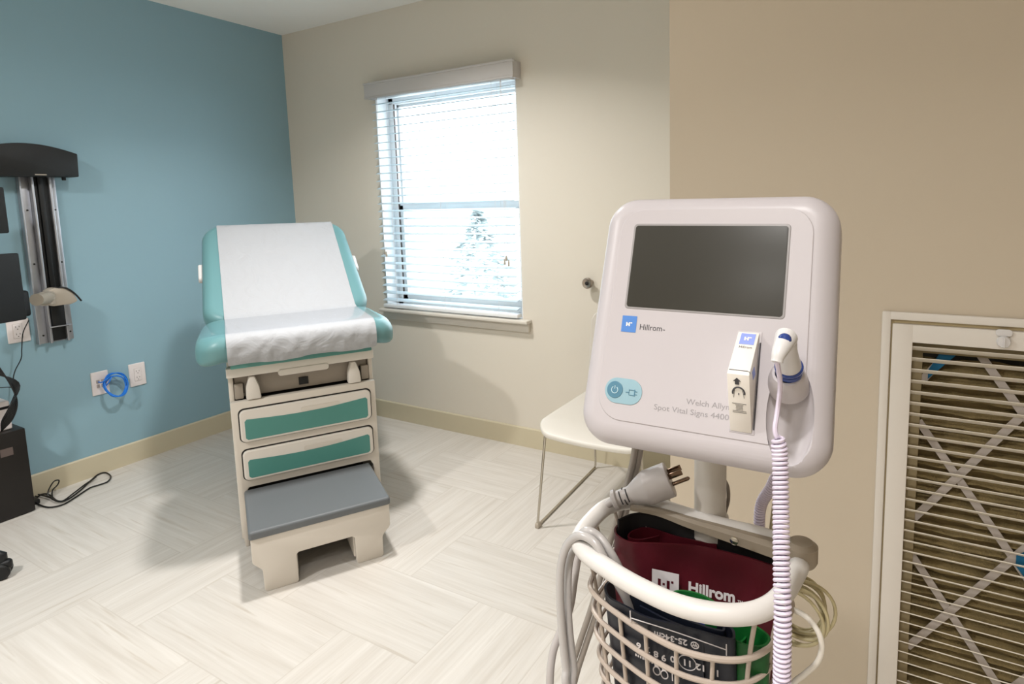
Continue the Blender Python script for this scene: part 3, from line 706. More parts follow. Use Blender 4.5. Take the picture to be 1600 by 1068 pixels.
cb_.tube([(0.20, -1.67, 0.60), (0.18, -1.62, 0.585), (0.16, -1.60, 0.56), (0.15, -1.605, 0.50), (0.14, -1.63, 0.46)], 0.002, 8, smooth=6)
tag(cb_.build('cable_bundle', 'blkc', None), 'tangle of black cables hanging down onto the computer tower', 'cable', None)
b = B()
Z0 = 0.006
b.tube([(-0.0456, -1.5258, 0.006), (0.0262, -1.5318, 0.006), (0.0109, -1.5116, 0.006), (0.0451, -1.4945, 0.006), (0.1627, -1.5041, 0.006), (0.1893, -1.4773, 0.006), (0.1374, -1.4058, 0.006), (0.0673, -1.337, 0.006), (0.0126, -1.2779, 0.006), (0.0232, -1.2483, 0.006), (0.0991, -1.2589, 0.006), (0.1504, -1.2956, 0.006), (0.1526, -1.3323, 0.006), (0.1489, -1.3711, 0.006), (0.1932, -1.4412, 0.006), (0.2277, -1.5046, 0.006), (0.21, -1.5459, 0.006), (0.157, -1.5597, 0.006), (0.081, -1.5585, 0.006)], 0.0035, 8, smooth=6)
b.tube([(0.0154, -1.5225, 0.012), (0.0926, -1.5115, 0.012), (0.1993, -1.5052, 0.012), (0.1556, -1.4383, 0.012), (0.1006, -1.3718, 0.012), (0.0538, -1.3033, 0.012)], 0.0033, 8, smooth=6)
b.tube([tuple(p) for p in ((0.0662, -1.5074, 0.004), (0.05, -1.494, 0.0293), (0.045, -1.4692, 0.0589), (0.042, -1.4482, 0.0556), (0.045, -1.4563, 0.0371), (0.05, -1.48, 0.0198), (0.12, -1.5078, 0.004))], 0.003, 8, smooth=6)
b.box(0.03, 0.10, -1.585, -1.545, 0.0, 0.02, 0.004)
tag(b.build('floor_cable', 'blkc', None), 'loose loop of black cord on the floor beside the computer tower', 'cable')

# caster of an office chair at the left edge
cs = thing('office_chair_caster', 'black twin wheel office chair caster cut off by the left edge of the photo', 'chair caster', (0.683, -1.870, 0))
for s in (-1, 1):
    B().lathe([(0.006, -0.011), (0.024, -0.011), (0.030, -0.006), (0.030, 0.006), (0.024, 0.011), (0.006, 0.011)], 28, Matrix.Translation((0, 0, 0.030)) @ Matrix.Rotation(radians(60), 4, 'Z') @ Matrix.Translation((0, s * 0.016, 0)) @ Matrix.Rotation(pi / 2, 4, 'X')).build('wheel', 'black', cs)
B().slab(0, 0, 0.034, 0.018, 0.016, 0.030, 0.068, 0.014, mat=Matrix.Rotation(radians(60), 4, 'Z')).build('hood', 'charcoal', cs)
B().tube([(0, 0, 0.06), (0.0, -0.0, 0.09), (-0.06, -0.10, 0.095), (-0.12, -0.24, 0.10)], 0.016, 12, smooth=4).build('base_leg', 'charcoal', cs)

# ------------------------------------------------------------------ air return grille and filter
gr = thing('air_return_grille', 'cream louvred air return grille with turn latch in the tan wall', 'air vent', (3.9, YG, 0.64))
def G(b, n, m, p=None, **k):
    bmesh.ops.transform(b.bm, matrix=Matrix.Translation((-3.9, -YG, -0.64)), verts=b.bm.verts); return b.build(n, m, p or gr, **k)
FX0, FX1, FZ0, FZ1 = 3.487, 4.335, 0.175, 1.102
def frame(b, x0, x1, z0, z1, w, ya, yb, bev=0.003):
    b.box(x0, x0 + w, ya, yb, z0, z1, bev); b.box(x1 - w, x1, ya, yb, z0, z1, bev); b.box(x0 + w - bev, x1 - w + bev, ya + 0.0001, yb - 0.0001, z1 - w, z1 - 0.0001, bev); b.box(x0 + w - bev, x1 - w + bev, ya + 0.0001, yb - 0.0001, z0 + 0.0001, z0 + w, bev); return b
G(frame(B(), FX0, FX1, FZ0, FZ1, 0.0155, YG - 0.008, YG, 0.003), 'flange', 'grille')
G(frame(B(), FX0 + 0.0155, FX1 - 0.0155, FZ0 + 0.0155, FZ1 - 0.0155, 0.006, YG - 0.002, YG + 0.03, 0.0005), 'inner_lip', 'fboard')  # brown card colour on this lip imitates the shadow gap round the door
DX0, DX1, DZ0, DZ1 = 3.505, 4.317, 0.193, 1.079
b = frame(B(), DX0, DX1, DZ0, DZ1, 0.034, YG - 0.006, YG + 0.012, 0.0015)
door = G(b, 'door_frame', 'grille')
b = B(); sp = 0.02155; z = 1.0325; n_ = 0
while z > DZ0 + 0.03:
    a = radians(-34); c, s_ = cos(a), sin(a); L_ = 0.014; th = 0.0012
    # louvre blade: front edge low, rises to the back
    yc, zc = YG + 0.004, z
    p = [(yc - L_ / 2 * c, zc - L_ / 2 * s_ - th), (yc + L_ / 2 * c, zc + L_ / 2 * s_ - th), (yc + L_ / 2 * c, zc + L_ / 2 * s_ + th), (yc - L_ / 2 * c, zc - L_ / 2 * s_ + th), (yc - L_ / 2 * c - 0.002, zc - L_ / 2 * s_ + th * 0.3 )]
    b.grid([[(x, yy, zz) for yy, zz in p] for x in (DX0 + 0.030, DX1 - 0.030)], closed_u=True, cap=True)
    z -= sp; n_ += 1
G(b, 'louvres', 'slat')
b = B(); b.lathe([(0.0105, 0), (0.0105, 0.006), (0.009, 0.009), (0.001, 0.010)], 24, Matrix.Translation((3.676, YG - 0.005, 1.060)) @ Matrix.Rotation(pi / 2, 4, 'X'))
b.slab(3.676, 1.076, 0.012, 0.006, 0.005, 0.0, 0.004, 0.001, mat=Matrix(((1, 0, 0, 0), (0, 0, -1, YG - 0.006), (0, 1, 0, 0), (0, 0, 0, 1))))
b.box(3.6745, 3.6775, YG - 0.0185, YG - 0.013, 1.051, 1.069, 0.001)
G(b, 'latch', 'white')
ft = thing('air_filter', 'dusty pleated air filter with silver card lattice behind the grille louvres', 'air filter', (3.9, YG + 0.03, 0.64))
def FT(b, n, m, **k):
    bmesh.ops.transform(b.bm, matrix=Matrix.Translation((-3.9, -YG - 0.03, -0.64)), verts=b.bm.verts); return b.build(n, m, ft, **k)
YF = YG + 0.030
b = frame(B(), GX0 + 0.006, GX1 - 0.006, GZ0 + 0.006, GZ1 - 0.003, 0.030, YF, YF + 0.045, 0.001); FT(b, 'card_frame', 'fboard')
b = B(); rows = []; zz = GZ0 + 0.03; k = 0
pl = []
while zz < GZ1 - 0.03: pl.append((YF + (0.009 if k % 2 else 0.026), zz)); zz += 0.0135; k += 1
rr = random.Random(9); ph = [rr.uniform(0, 6) for _ in pl]
for i in range(41):
    x = GX0 + 0.03 + (GX1 - GX0 - 0.06) * i / 40
    rows.append([(x, y_, z_ + 0.0022 * sin(i * 0.9 + ph[q]) + 0.0012 * sin(i * 2.3 + ph[q] * 2)) for q, (y_, z_) in enumerate(pl)])
b.grid(rows); FT(b, 'pleated_media', 'fmedia')
# diamond lattice of card straps
DXP, DZP = 0.094, 0.140       # half diagonals of a diamond
X0c, Z0c = 3.624, 0.780
b = B(); half = 0.0070
xa, xb, za, zb_ = GX0 + 0.034, GX1 - 0.034, GZ0 + 0.034, GZ1 - 0.031
def strap(xA, zA, dx, dz):
    # line through (xA,zA) direction (dx,dz) clipped to frame
    ts = []
    t0, t1 = -1e9, 1e9
    for v, dv, lo, hi in ((xA, dx, xa, xb), (zA, dz, za, zb_)):
        a_, c_ = (lo - v) / dv, (hi - v) / dv
        if a_ > c_: a_, c_ = c_, a_
        t0, t1 = max(t0, a_), min(t1, c_)
    if t1 - t0 < 0.02: return
    l = sqrt(dx * dx + dz * dz); nx, nz_ = -dz / l, dx / l
    P = [(xA + dx * t + nx * half * s, zA + dz * t + nz_ * half * s) for t, s in ((t0, -1), (t1, -1), (t1, 1), (t0, 1))]
    o = 0.0 if dz > 0 else 0.0018
    b.grid([[(x, YF + 0.0045 + o, z) for x, z in P], [(x, YF + 0.0058 + o, z) for x, z in P]], closed_u=True, cap=True)
for k in range(-6, 12):
    strap(X0c + 2 * DXP * k, Z0c, DXP, DZP); strap(X0c + 2 * DXP * k, Z0c, DXP, -DZP)
FT(b, 'card_lattice', 'fstrap', smooth=False)
b = B()
b.grid([[(3.568, y, 0.968), (3.568, y, 0.985), (3.585, y, 1.02), (3.612, y, 1.02)] for y in (YF + 0.0025, YF + 0.0035)], closed_u=True, cap=True)
FT(b, 'blue_print', 'fblue', smooth=False); b = B()
b.grid([[(3.722, y, 0.628), (3.722, y, 0.648), (3.735, y, 0.660), (3.76, y, 0.660), (3.735, y, 0.61)] for y in (YF + 0.0025, YF + 0.0035)], closed_u=True, cap=True)
FT(b, 'blue_print', 'fblue', smooth=False)

# ------------------------------------------------------------------ rolling stand with basket
ZR = 0.95
PX_, PYp = 3.320, -1.968
stn = thing('rolling_stand', 'pale grey pole stand with white rimmed wire basket carrying the monitor', 'medical stand', (PX_, PYp, 0))
def S(b, n, m, p=None, **k):
    bmesh.ops.transform(b.bm, matrix=Matrix.Translation((-PX_, -PYp, 0)), verts=b.bm.verts); return b.build(n, m, p or stn, **k)
S(B().lathe([(0.0185, 0.09), (0.0185, 1.17)], 32, Matrix.Translation((PX_, PYp, 0))), 'pole', 'pole')
b = B(); b.lathe([(0.05, 0.06), (0.05, 0.09), (0.03, 0.11)], 24, Matrix.Translation((PX_, PYp, 0)))
for k in range(5):
    a = 2 * pi * k / 5 + 0.3; b.tube([(PX_ + 0.04 * cos(a), PYp + 0.04 * sin(a), 0.078), (PX_ + 0.27 * cos(a), PYp + 0.27 * sin(a), 0.066)], 0.014, 12)
hub = S(b, 'base', 'pole')
for k in range(5):
    a = 2 * pi * k / 5 + 0.3
    b = B(); b.lathe([(0.024, -0.012), (0.026, -0.008), (0.026, 0.008), (0.024, 0.012)], 20, Matrix.Translation((PX_ + 0.27 * cos(a), PYp + 0.27 * sin(a), 0.026)) @ Matrix.Rotation(a, 4, 'Z') @ Matrix.Rotation(pi / 2, 4, 'X')); S(b, 'caster', 'black')
# rim (closed outline seen from above)
RIM = [Vector(p) for p in [(3.2062, -2.0873, 0.95), (3.2011, -2.0495, 0.95), (3.2059, -2.0056, 0.95), (3.2354, -1.9784, 0.95), (3.2993, -1.9855, 0.95), (3.3408, -1.9896, 0.95), (3.39, -1.991, 0.95), (3.4238, -2.0087, 0.95), (3.4239, -2.0554, 0.95), (3.4123, -2.1034, 0.95), (3.3867, -2.1311, 0.95), (3.3431, -2.1422, 0.95), (3.2967, -2.1352, 0.95), (3.2567, -2.1216, 0.95), (3.2234, -2.1059, 0.95)]]
cen = sum(RIM, Vector()) / len(RIM)
rimP = catmull(RIM, 8, True)
S(B().tube(rimP, 0.0097, 14, closed=True), 'basket_rim', 'rim')
b = B()    # flat plastic carrier bar along the back
back = [Vector(p) for p in [(3.2317, -2.0005, 0.957), (3.2658, -1.9936, 0.957), (3.303, -1.9978, 0.957), (3.3434, -2.0005, 0.957), (3.3854, -2.0037, 0.957), (3.4132, -2.006, 0.957), (3.4269, -2.0146, 0.957)]]
bk = catmull(back, 6); prf = [(-0.0085, -0.013), (0.006, -0.013), (0.0085, -0.010), (0.0085, -0.002), (0.004, 0.003), (-0.004, 0.003), (-0.0085, -0.002)]
rows = []
for i, p in enumerate(bk):
    t = (bk[min(i + 1, len(bk) - 1)] - bk[max(i - 1, 0)]).normalized(); nrm = Vector((-t.y, t.x, 0))
    kk = min(1.0, 0.35 + 0.9 * i / len(bk)); rows.append([p + nrm * a * kk + Vector((0, 0, z * kk - 0.003)) for a, z in prf])
b.grid(rows, closed_u=True, cap=True)
b.lathe([(0.014, -0.012), (0.016, -0.008), (0.016, 0.008), (0.011, 0.012)], 20, Matrix.Translation(back[-1]))
S(b, 'carrier_bar', 'bracket')
b = B(); b.lathe([(0.0195, ZR - 0.03), (0.0215, ZR - 0.026), (0.0215, ZR - 0.002), (0.0190, ZR + 0.001)], 28, Matrix.Translation((PX_, PYp, 0))); S(b, 'pole_collar', 'pole')
b = B(); bolt = Vector((3.3603, -2.0127, 0.955)); b.lathe([(0.0045, 0), (0.0045, 0.002), (0.002, 0.003)], 14, Matrix.Translation(bolt + Vector((0, -0.008, 0))) @ Matrix.Rotation(pi / 2, 4, 'X')); S(b, 'bolt', 'chrome')
# wire cage
zs = [ZR - 0.048, ZR - 0.075, ZR - 0.102, ZR - 0.129, ZR - 0.150, ZR - 0.170]
def ringp(z):
    k = (ZR - z) / 0.17; s_ = 0.955 - 0.15 * k
    return [Vector((cen.x + (p.x - cen.x) * s_ + 0.004, cen.y + (p.y - cen.y) * s_ - 0.004 * (1 - k), z)) for p in rimP]
for i, z in enumerate(zs): S(B().tube(ringp(z), 0.0026 if i else 0.0030, 8, closed=True), 'basket_wire', 'wire')
N_ = len(rimP); top_ = ringp(ZR - 0.004); bot_ = ringp(ZR - 0.172)
b = B()
L_ = [0]
for i in range(N_): L_.append(L_[-1] + (rimP[(i + 1) % N_] - rimP[i]).length)
nv = 17
for k in range(nv):
    tgt = L_[-1] * (k + 0.35) / nv; i = max(j for j in range(N_) if L_[j] <= tgt); f_ = (tgt - L_[i]) / (L_[i + 1] - L_[i])
    pa = rimP[i].lerp(rimP[(i + 1) % N_], f_) - Vector((0, 0, 0.004)); mids = [ringp(z)[i].lerp(ringp(z)[(i + 1) % N_], f_) for z in (ZR - 0.048, ZR - 0.108, ZR - 0.170)]
    inn = Vector((cen.x - pa.x, cen.y - pa.y, 0)).normalized() * 0.002
    if pa.y > cen.y + 0.03 and pa.x > 3.25: continue
    if pa.y < cen.y - 0.005 and abs(pa.x - cen.x) < 0.088: b.tube([m_ + inn for m_ in mids], 0.0022, 8, smooth=3); continue
    b.tube([pa] + [m_ + inn for m_ in mids], 0.0022, 8, smooth=3)
S(b, 'upright_wires', 'wire')
b = B()
pb = ringp(ZR - 0.170)
ys = sorted(set()); 
for k in range(9):
    x = min(p.x for p in pb) + 0.02 + (max(p.x for p in pb) - min(p.x for p in pb) - 0.04) * k / 8
    yy = [p.y for p in pb if abs(p.x - x) < 0.012]
    if yy: b.tube([(x, min(yy), ZR - 0.172), (x, max(yy), ZR - 0.172)], 0.002, 6)
S(b, 'floor_wires', 'wire')
# bracket behind monitor
b = B(); b.box(PX_ - 0.03, PX_ + 0.03, -2.025, PYp + 0.01, 1.11, 1.18, 0.006); S(b, 'head_bracket', 'pole')

# ------------------------------------------------------------------ cuffs in the basket
def wall_sheet(path, drop, th, lean=(0, 0), smooth=8, wav=0.0, rows_n=8, tip=None):
    P = catmull([Vector(p) for p in path], smooth); out = []
    K = len(P)
    for i, p in enumerate(P):
        t = (P[min(i + 1, K - 1)] - P[max(i - 1, 0)]); t.z = 0; t.normalize(); nrm = Vector((-t.y, t.x, 0))
        col_f, col_b = [], []
        for k in range(rows_n + 1):
            f_ = k / rows_n; w_ = wav * sin(i * 0.55 + f_ * 2.5) * sin(pi * min(1, f_ * 1.2))
            c = p + Vector((lean[0] * f_, lean[1] * f_, -drop * f_)) + nrm * w_
            col_f.append(c + nrm * th / 2); col_b.append(c - nrm * th / 2)
        out.append(col_f + col_b[::-1])
    b = B(); b.grid(out, closed_u=True, cap=True); return b
b = wall_sheet([(3.4001, -1.9759, 0.928), (3.3524, -1.976, 0.928), (3.2836, -1.9754, 0.928), (3.2385, -1.9868, 0.928), (3.2178, -2.0023, 0.928), (3.2216, -2.0228, 0.928), (3.2445, -2.0324, 0.928), (3.275, -2.0198, 0.928), (3.3157, -2.0049, 0.928), (3.3651, -2.0019, 0.928), (3.4006, -2.0048, 0.928)], 0.14, 0.0022, (0.0, -0.01), wav=0.0026, rows_n=14)
MAR = tag(b.build('blood_pressure_cuff', 'maroon', None), 'maroon folded blood pressure cuff with white lettering standing in the wire basket', 'blood pressure cuff', 'cuffs in the basket')
bb_ = wall_sheet([(3.3332, -1.9875, 0.925), (3.289, -1.9921, 0.925), (3.2518, -1.989, 0.925), (3.2366, -2.0031, 0.925), (3.2364, -2.0188, 0.925), (3.2506, -2.0177, 0.925), (3.2679, -1.9998, 0.925)], 0.10, 0.0018, (0.0, 0.0))
o_ = bb_.build('inner_fold', 'maroon', MAR)
b = wall_sheet([(3.4133, -1.9908, 0.94), (3.3754, -1.9852, 0.94), (3.3167, -1.9822, 0.94), (3.2538, -1.9831, 0.94), (3.2324, -1.9923, 0.94), (3.2215, -2.0144, 0.94)], 0.13, 0.003, (0.0, -0.006))
tag(b.build('blood_pressure_cuff', 'blackf', None), 'black cuff standing at the back of the wire basket behind the maroon one', 'blood pressure cuff', 'cuffs in the basket')
# logo patch and lettering on the maroon front sheet
m0 = Vector((3.2445, -2.0324, 0.928)); m1 = Vector((3.4006, -2.0048, 0.928))
def planeM(a, c, off, px_pt_world, flip=False, lean=0.07):
    """frame on the vertical sheet through a-c: x along the sheet, y up, z towards the viewer"""
    t = (c - a); t.z = 0; t.normalize(); up = Vector((0, lean, 1)).normalized(); nrm = t.cross(up).normalized(); up = nrm.cross(t)
    if nrm.y > 0: nrm = -nrm
    m = Matrix((t, up, nrm)).transposed().to_4x4()
    if flip: m = m @ Matrix.Rotation(pi, 4, 'Z')
    m.translation = px_pt_world + nrm * off
    return m
def mark(b, name, mat, parent, M4):
    o = b.build(name, mat, parent, False); o.matrix_local = M4; return o
SM = [(3.2838, -2.0188, 0.884), (3.3093, -2.0157, 0.8862), (3.3597, -2.0097, 0.8815), (3.3611, -2.0095, 0.8833)]
SM = [Vector(p) for p in SM]
sA = Vector((3.275, -2.0198, 0.928)); sB = Vector((3.4006, -2.0048, 0.928))
def sheet_logo(b, s):          # the logo mark inside a square of side s centred at the origin: two bars and two dots
    u = s / 10
    return [(-2.2 * u, 0, 0.55 * u, 1.7 * u), (1.1 * u, -0.1 * u, 0.55 * u, 1.7 * u), (-0.55 * u, 0, 0.42 * u, 0.42 * u), (2.6 * u, 1.3 * u, 0.42 * u, 0.42 * u)]
pM = planeM(sA, sB, 0.0085, SM[0])
mark(B().box(-0.0155, 0.0155, -0.016, 0.015, 0, 0.0004), 'logo_patch', 'print', MAR, pM)
b = B()
for x, y, hx, hy in sheet_logo(None, 0.031): b.box(x - hx, x + hx, y - hy, y + hy, 0.0003, 0.0007)
mark(b, 'logo_mark', 'maroon', MAR, pM)
lettering('lettering', 'Hillrom', 0.0175, 'print', MAR, planeM(sA, sB, 0.0085, SM[1]), 0.0002, bold=0.0006, width=0.0505)
lettering('lettering', '™', 0.007, 'print', MAR, planeM(sA, sB, 0.0085, SM[3]) @ Matrix.Translation((0.001, -0.002, 0)), 0.0002)

# blue cuff
b = wall_sheet([(3.2651, -2.0953, 0.93), (3.2822, -2.0985, 0.93), (3.3097, -2.0984, 0.928), (3.3333, -2.0888, 0.915), (3.3496, -2.0767, 0.9)], 0.10, 0.0022)
tag(b.build('blood_pressure_cuff', 'bluecuff', None), 'bright blue cuff edge between the maroon and the green cuffs in the basket', 'blood pressure cuff', 'cuffs in the basket')
# green cuff
b = wall_sheet([(3.3096, -2.0982, 0.923), (3.3198, -2.0839, 0.923), (3.3406, -2.08, 0.923), (3.3637, -2.082, 0.918), (3.3896, -2.0812, 0.91), (3.4069, -2.0845, 0.905), (3.4069, -2.0977, 0.905), (3.3946, -2.1059, 0.905), (3.3785, -2.1051, 0.905)], 0.12, 0.0022, wav=0.0008)
GRN = tag(b.build('blood_pressure_cuff', 'green', None), 'green curled cuff at the right front of the wire basket', 'blood pressure cuff', 'cuffs in the basket')
b = wall_sheet([(3.3426, -2.075, 0.905), (3.3674, -2.0706, 0.9), (3.3842, -2.075, 0.895), (3.3842, -2.0897, 0.895), (3.3739, -2.098, 0.895)], 0.08, 0.0018)
b.build('inner_fold', 'green', GRN)
# navy cuff
nA = Vector((3.2972, -2.1235, 0.913)); nB = Vector((3.3797, -2.1158, 0.913))
b = wall_sheet([(3.2444, -2.0823, 0.913), (3.2429, -2.0991, 0.913), (3.2539, -2.1134, 0.913), (3.273, -2.118, 0.913), (3.2972, -2.1235, 0.913), (3.3244, -2.121, 0.913), (3.3516, -2.1184, 0.913), (3.378, -2.116, 0.913), (3.3802, -2.1081, 0.913), (3.3749, -2.1003, 0.913), (3.3619, -2.1, 0.913)], 0.15, 0.0024, (0.004, 0.020), wav=0.0)
NAV = tag(b.build('blood_pressure_cuff', 'navy', None), 'folded navy cuff with upside down white size markings at the front of the basket', 'blood pressure cuff', 'cuffs in the basket')
for pth in ([(3.2711, -2.098, 0.914), (3.3062, -2.1077, 0.914), (3.3399, -2.111, 0.914), (3.3676, -2.1104, 0.914), (3.3701, -2.1032, 0.914)], [(3.2863, -2.1095, 0.912), (3.3159, -2.1164, 0.912), (3.3422, -2.1187, 0.912), (3.354, -2.1165, 0.912)]):
    wall_sheet(pth, 0.10, 0.0022).build('inner_fold', 'navy', NAV)
NT = [(3.3298, -2.1254, 0.9008), (3.2913, -2.1264, 0.8812), (3.3004, -2.1254, 0.8796), (3.3086, -2.1243, 0.8771), (3.3162, -2.1233, 0.8752), (3.3276, -2.1225, 0.8769), (3.3393, -2.1214, 0.8773), (3.3521, -2.1202, 0.8767), (3.3652, -2.1188, 0.8755), (3.2848, -2.1314, 0.9139), (3.3764, -2.1217, 0.9049), (3.332, -2.1262, 0.9082)]
NT = [Vector(p) for p in NT]
def navM(i, off=0.0, flip=True):
    m = planeM(nA, nB, off, NT[i], False, -0.133)
    return m @ Matrix.Rotation(pi, 4, 'Z') if flip else m
lettering('size_text', 'ⓦ 25-34cm', 0.0092, 'print', NAV, navM(0), 0.0002, 'CENTER', 0.0002)
for i, s_ in zip(range(1, 9), ('6', '7', '8', '9', '10', '11', '12', '13')):
    lettering('size_number', s_, 0.0100, "print", NAV, navM(i), 0.0002, "CENTER", 0.0002)
b = B(); b.tube([(0.0085 * cos(a), 0.0085 * sin(a), 0) for a in [2 * pi * k / 28 for k in range(28)]], 0.0004, 6, closed=True); mark(b, 'size_ring', 'print', NAV, navM(6))
# range line and finger pictograms below the numbers
lm = navM(11, flip=False); b = B()
Ls = lm.inverted() @ NT[9]; Le = lm.inverted() @ NT[10]
b.tube([(Ls.x, Ls.y - 0.002, 0), ((Ls.x + Le.x) / 2, (Ls.y + Le.y) / 2, 0), (Le.x, Le.y, 0)], 0.0005, 6, smooth=4)
b.tube([(Ls.x, Ls.y - 0.006, 0), (Ls.x, Ls.y + 0.006, 0)], 0.0006, 6); b.tube([(Le.x, Le.y - 0.006, 0), (Le.x, Le.y + 0.006, 0)], 0.0006, 6)
mark(b, 'range_line', 'print', NAV, lm)
def rect(b, x0, x1, y0, y1): b.box(x0, x1, y0, y1, 0, 0.0004)
for i, kind in ((1, 'dots'), (2, 'dots'), (3, 'drop'), (4, 'drop'), (5, 'comb'), (6, 'arm'), (7, 'comb'), (8, 'comb2')):
    m = navM(i, flip=False); b = B(); y_ = -0.0165
    if kind == 'dots':
        for q in range(4): b.box(-0.004 + q * 0.0024, -0.0026 + q * 0.0024, y_ + 0.003 - q * 0.0006, y_ + 0.0055 - q * 0.0006, 0, 0.0004)
    elif kind == 'drop':
        b.tube([(0.0035 * sin(a), y_ - 0.004 + 0.005 * cos(a), 0) for a in [2 * pi * k / 14 for k in range(14)]], 0.0006, 5, closed=True); rect(b, -0.002, 0.002, y_ + 0.001, y_ + 0.006)
    elif kind == 'arm':
        rect(b, -0.005, 0.005, y_ - 0.004, y_ + 0.004); rect(b, -0.0025, 0.0025, y_ - 0.014, y_ - 0.004); rect(b, -0.006, 0.006, y_ - 0.018, y_ - 0.014)
    else:
        for q in range(3): rect(b, -0.004 + q * 0.003, -0.0028 + q * 0.003, y_ - 0.010, y_ + 0.003)
        rect(b, -0.004, 0.0032, y_ + 0.002, y_ + 0.003)
    mark(b, 'pictogram', 'print', NAV, m)

# ------------------------------------------------------------------ vital signs monitor
DR = Matrix(((0.9996, -0.0032, 0.0266), (0.0261, 0.3427, -0.9391), (-0.0061, 0.9394, 0.3427))).to_4x4(); DR.translation = Vector((3.333, -2.046, 1.2521))
mo = thing('vital_signs_monitor', 'white wall of plastic vital signs monitor with dark screen on a pole stand', 'medical monitor')
mo['label'] = 'white rounded vital signs monitor with blank dark screen, mounted on the pole stand'
mo.matrix_world = DR
mo.rotation_mode = 'XYZ'
def DB(b, n, m, p=None, **k):
    return b.build(n, m, p or mo, **k)
bcx, bcy = 0.0025, -0.053
def bodywarp(x, y, z):     # sides taper back, bottom slightly wider
    k = 1 + (-(y - bcy)) * 0.10
    return ((x - bcx) * k + bcx, y, z)
BR_ = 0.034
body = DB(B().slab(bcx, bcy, 0.1205, 0.134, BR_, -0.058, 0.0, 0.022, 0.012, n=12, nre=10, warp=bodywarp), 'housing', 'device', angle=60)
DB(B().slab(bcx, bcy + 0.004, 0.098, 0.112, 0.026, -0.0012, 0.0011, 0.001, 0.0, n=12, warp=bodywarp), 'face_panel', 'device', body, angle=60)
b = B()
b.slab(0, 0.0, 0.0795, 0.0465, 0.004, 0.0, 0.0016, 0.0008, 0)
scb = DB(b, 'screen_bezel', 'bezel')
DB(B().slab(0, 0.0, 0.0772, 0.0442, 0.003, 0.0, 0.0019, 0.0001, 0), 'screen', 'screen', angle=20)
def T(x, y, z=0.0012): return Matrix.Translation((x, y, z))
b = B(); b.slab(0, 0, 0.0080, 0.0085, 0.0003, 0, 0.0003); o = DB(b, 'logo_square', 'logo'); o.matrix_local = T(-0.072, -0.0625)
b = B()
for x, y, hx, hy in ((-0.0024, -0.0003, 0.0007, 0.0020), (0.0004, -0.0003, 0.0007, 0.0020), (-0.001, -0.0003, 0.0009, 0.0006), (0.0025, 0.0012, 0.0009, 0.0006)): b.box(x - hx, x + hx, y - hy, y + hy, 0.0003, 0.0005)
DB(b, 'logo_mark', 'card', smooth=False).matrix_local = T(-0.072, -0.0625)
lettering('brand_lettering', 'Hillrom', 0.0085, 'ink', mo, T(-0.0605, -0.0648), 0.0001, width=0.0235)
lettering('brand_lettering', '™', 0.0030, 'ink', mo, T(-0.0360, -0.0665), 0.0001)
lettering('model_lettering', 'Welch Allyn', 0.0075, 'inkg', mo, T(-0.0045, -0.1330), 0.0001, width=0.041)
lettering('model_lettering', '®', 0.0040, 'inkg', mo, T(0.0370, -0.1315), 0.0001)
lettering('model_lettering', 'Spot Vital Signs 4400', 0.0075, 'inkg', mo, T(-0.0360, -0.1425), 0.0001, width=0.0725)
b = B(); b.slab(0, 0, 0.0200, 0.0128, 0.0127, 0, 0.0006, 0.0004, 0); DB(b, 'power_panel', 'pill').matrix_local = T(-0.0695, -0.1315)
b = B(); b.slab(0, 0, 0.0086, 0.0086, 0.0086, 0, 0.0012, 0.0006, 0, n=10); DB(b, 'power_button', 'pilld').matrix_local = T(-0.0785, -0.1310)
b = B(); b.tube([(0.0034 * sin(a), 0.0034 * cos(a) - 0.0002, 0) for a in [radians(35 + 290 * k / 20) for k in range(21)]], 0.00035, 5); b.tube([(0, 0.0008, 0), (0, 0.0042, 0)], 0.00035, 5)
DB(b, 'power_symbol', 'pilll').matrix_local = T(-0.0785, -0.1310, 0.0026)
b = B(); b.tube([(-0.0065, 0, 0), (-0.003, 0, 0)], 0.0004, 5); b.tube([(-0.003, -0.0026, 0), (-0.003, 0.0026, 0), (0.0025, 0.0026, 0), (0.0025, -0.0026, 0)], 0.0004, 5, closed=True)
b.tube([(0.0025, 0.0015, 0), (0.0055, 0.0015, 0)], 0.0004, 5); b.tube([(0.0025, -0.0015, 0), (0.0055, -0.0015, 0)], 0.0004, 5); b.box(0.0025, 0.0032, -0.0034, 0.0034, -0.0002, 0.0004)
DB(b, 'plug_symbol', 'pilld').matrix_local = T(-0.0600, -0.1320, 0.0020)
# soft hollow below the probe well
def carve(o, cut):
    m_ = o.modifiers.new('hollow', 'BOOLEAN'); m_.object = cut; m_.operation = 'DIFFERENCE'; m_.solver = 'EXACT'
    bpy.context.view_layer.update()
    me = bpy.data.meshes.new_from_object(o.evaluated_get(bpy.context.evaluated_depsgraph_get()))
    o.modifiers.clear(); o.data = me
    wn = o.modifiers.new('weighted_normals', 'WEIGHTED_NORMAL'); wn.weight = 100; wn.keep_sharp = True
ct = B(); rows = []
for i in range(1, 24):
    a = -pi / 2 + pi * i / 24; rows.append([(0.0895 + 0.0205 * cos(a) * cos(2 * pi * k / 40), -0.133 + 0.046 * sin(a), 0.0015 + 0.015 * cos(a) * sin(2 * pi * k / 40)) for k in range(40)])
ct.grid(rows, closed_u=True, cap=True)
cut = ct.build('cutter', 'device', mo); carve(body, cut); carve([o for o in mo.children_recursive if o.name.startswith('face_panel')][0], cut)
bpy.data.objects.remove(cut)
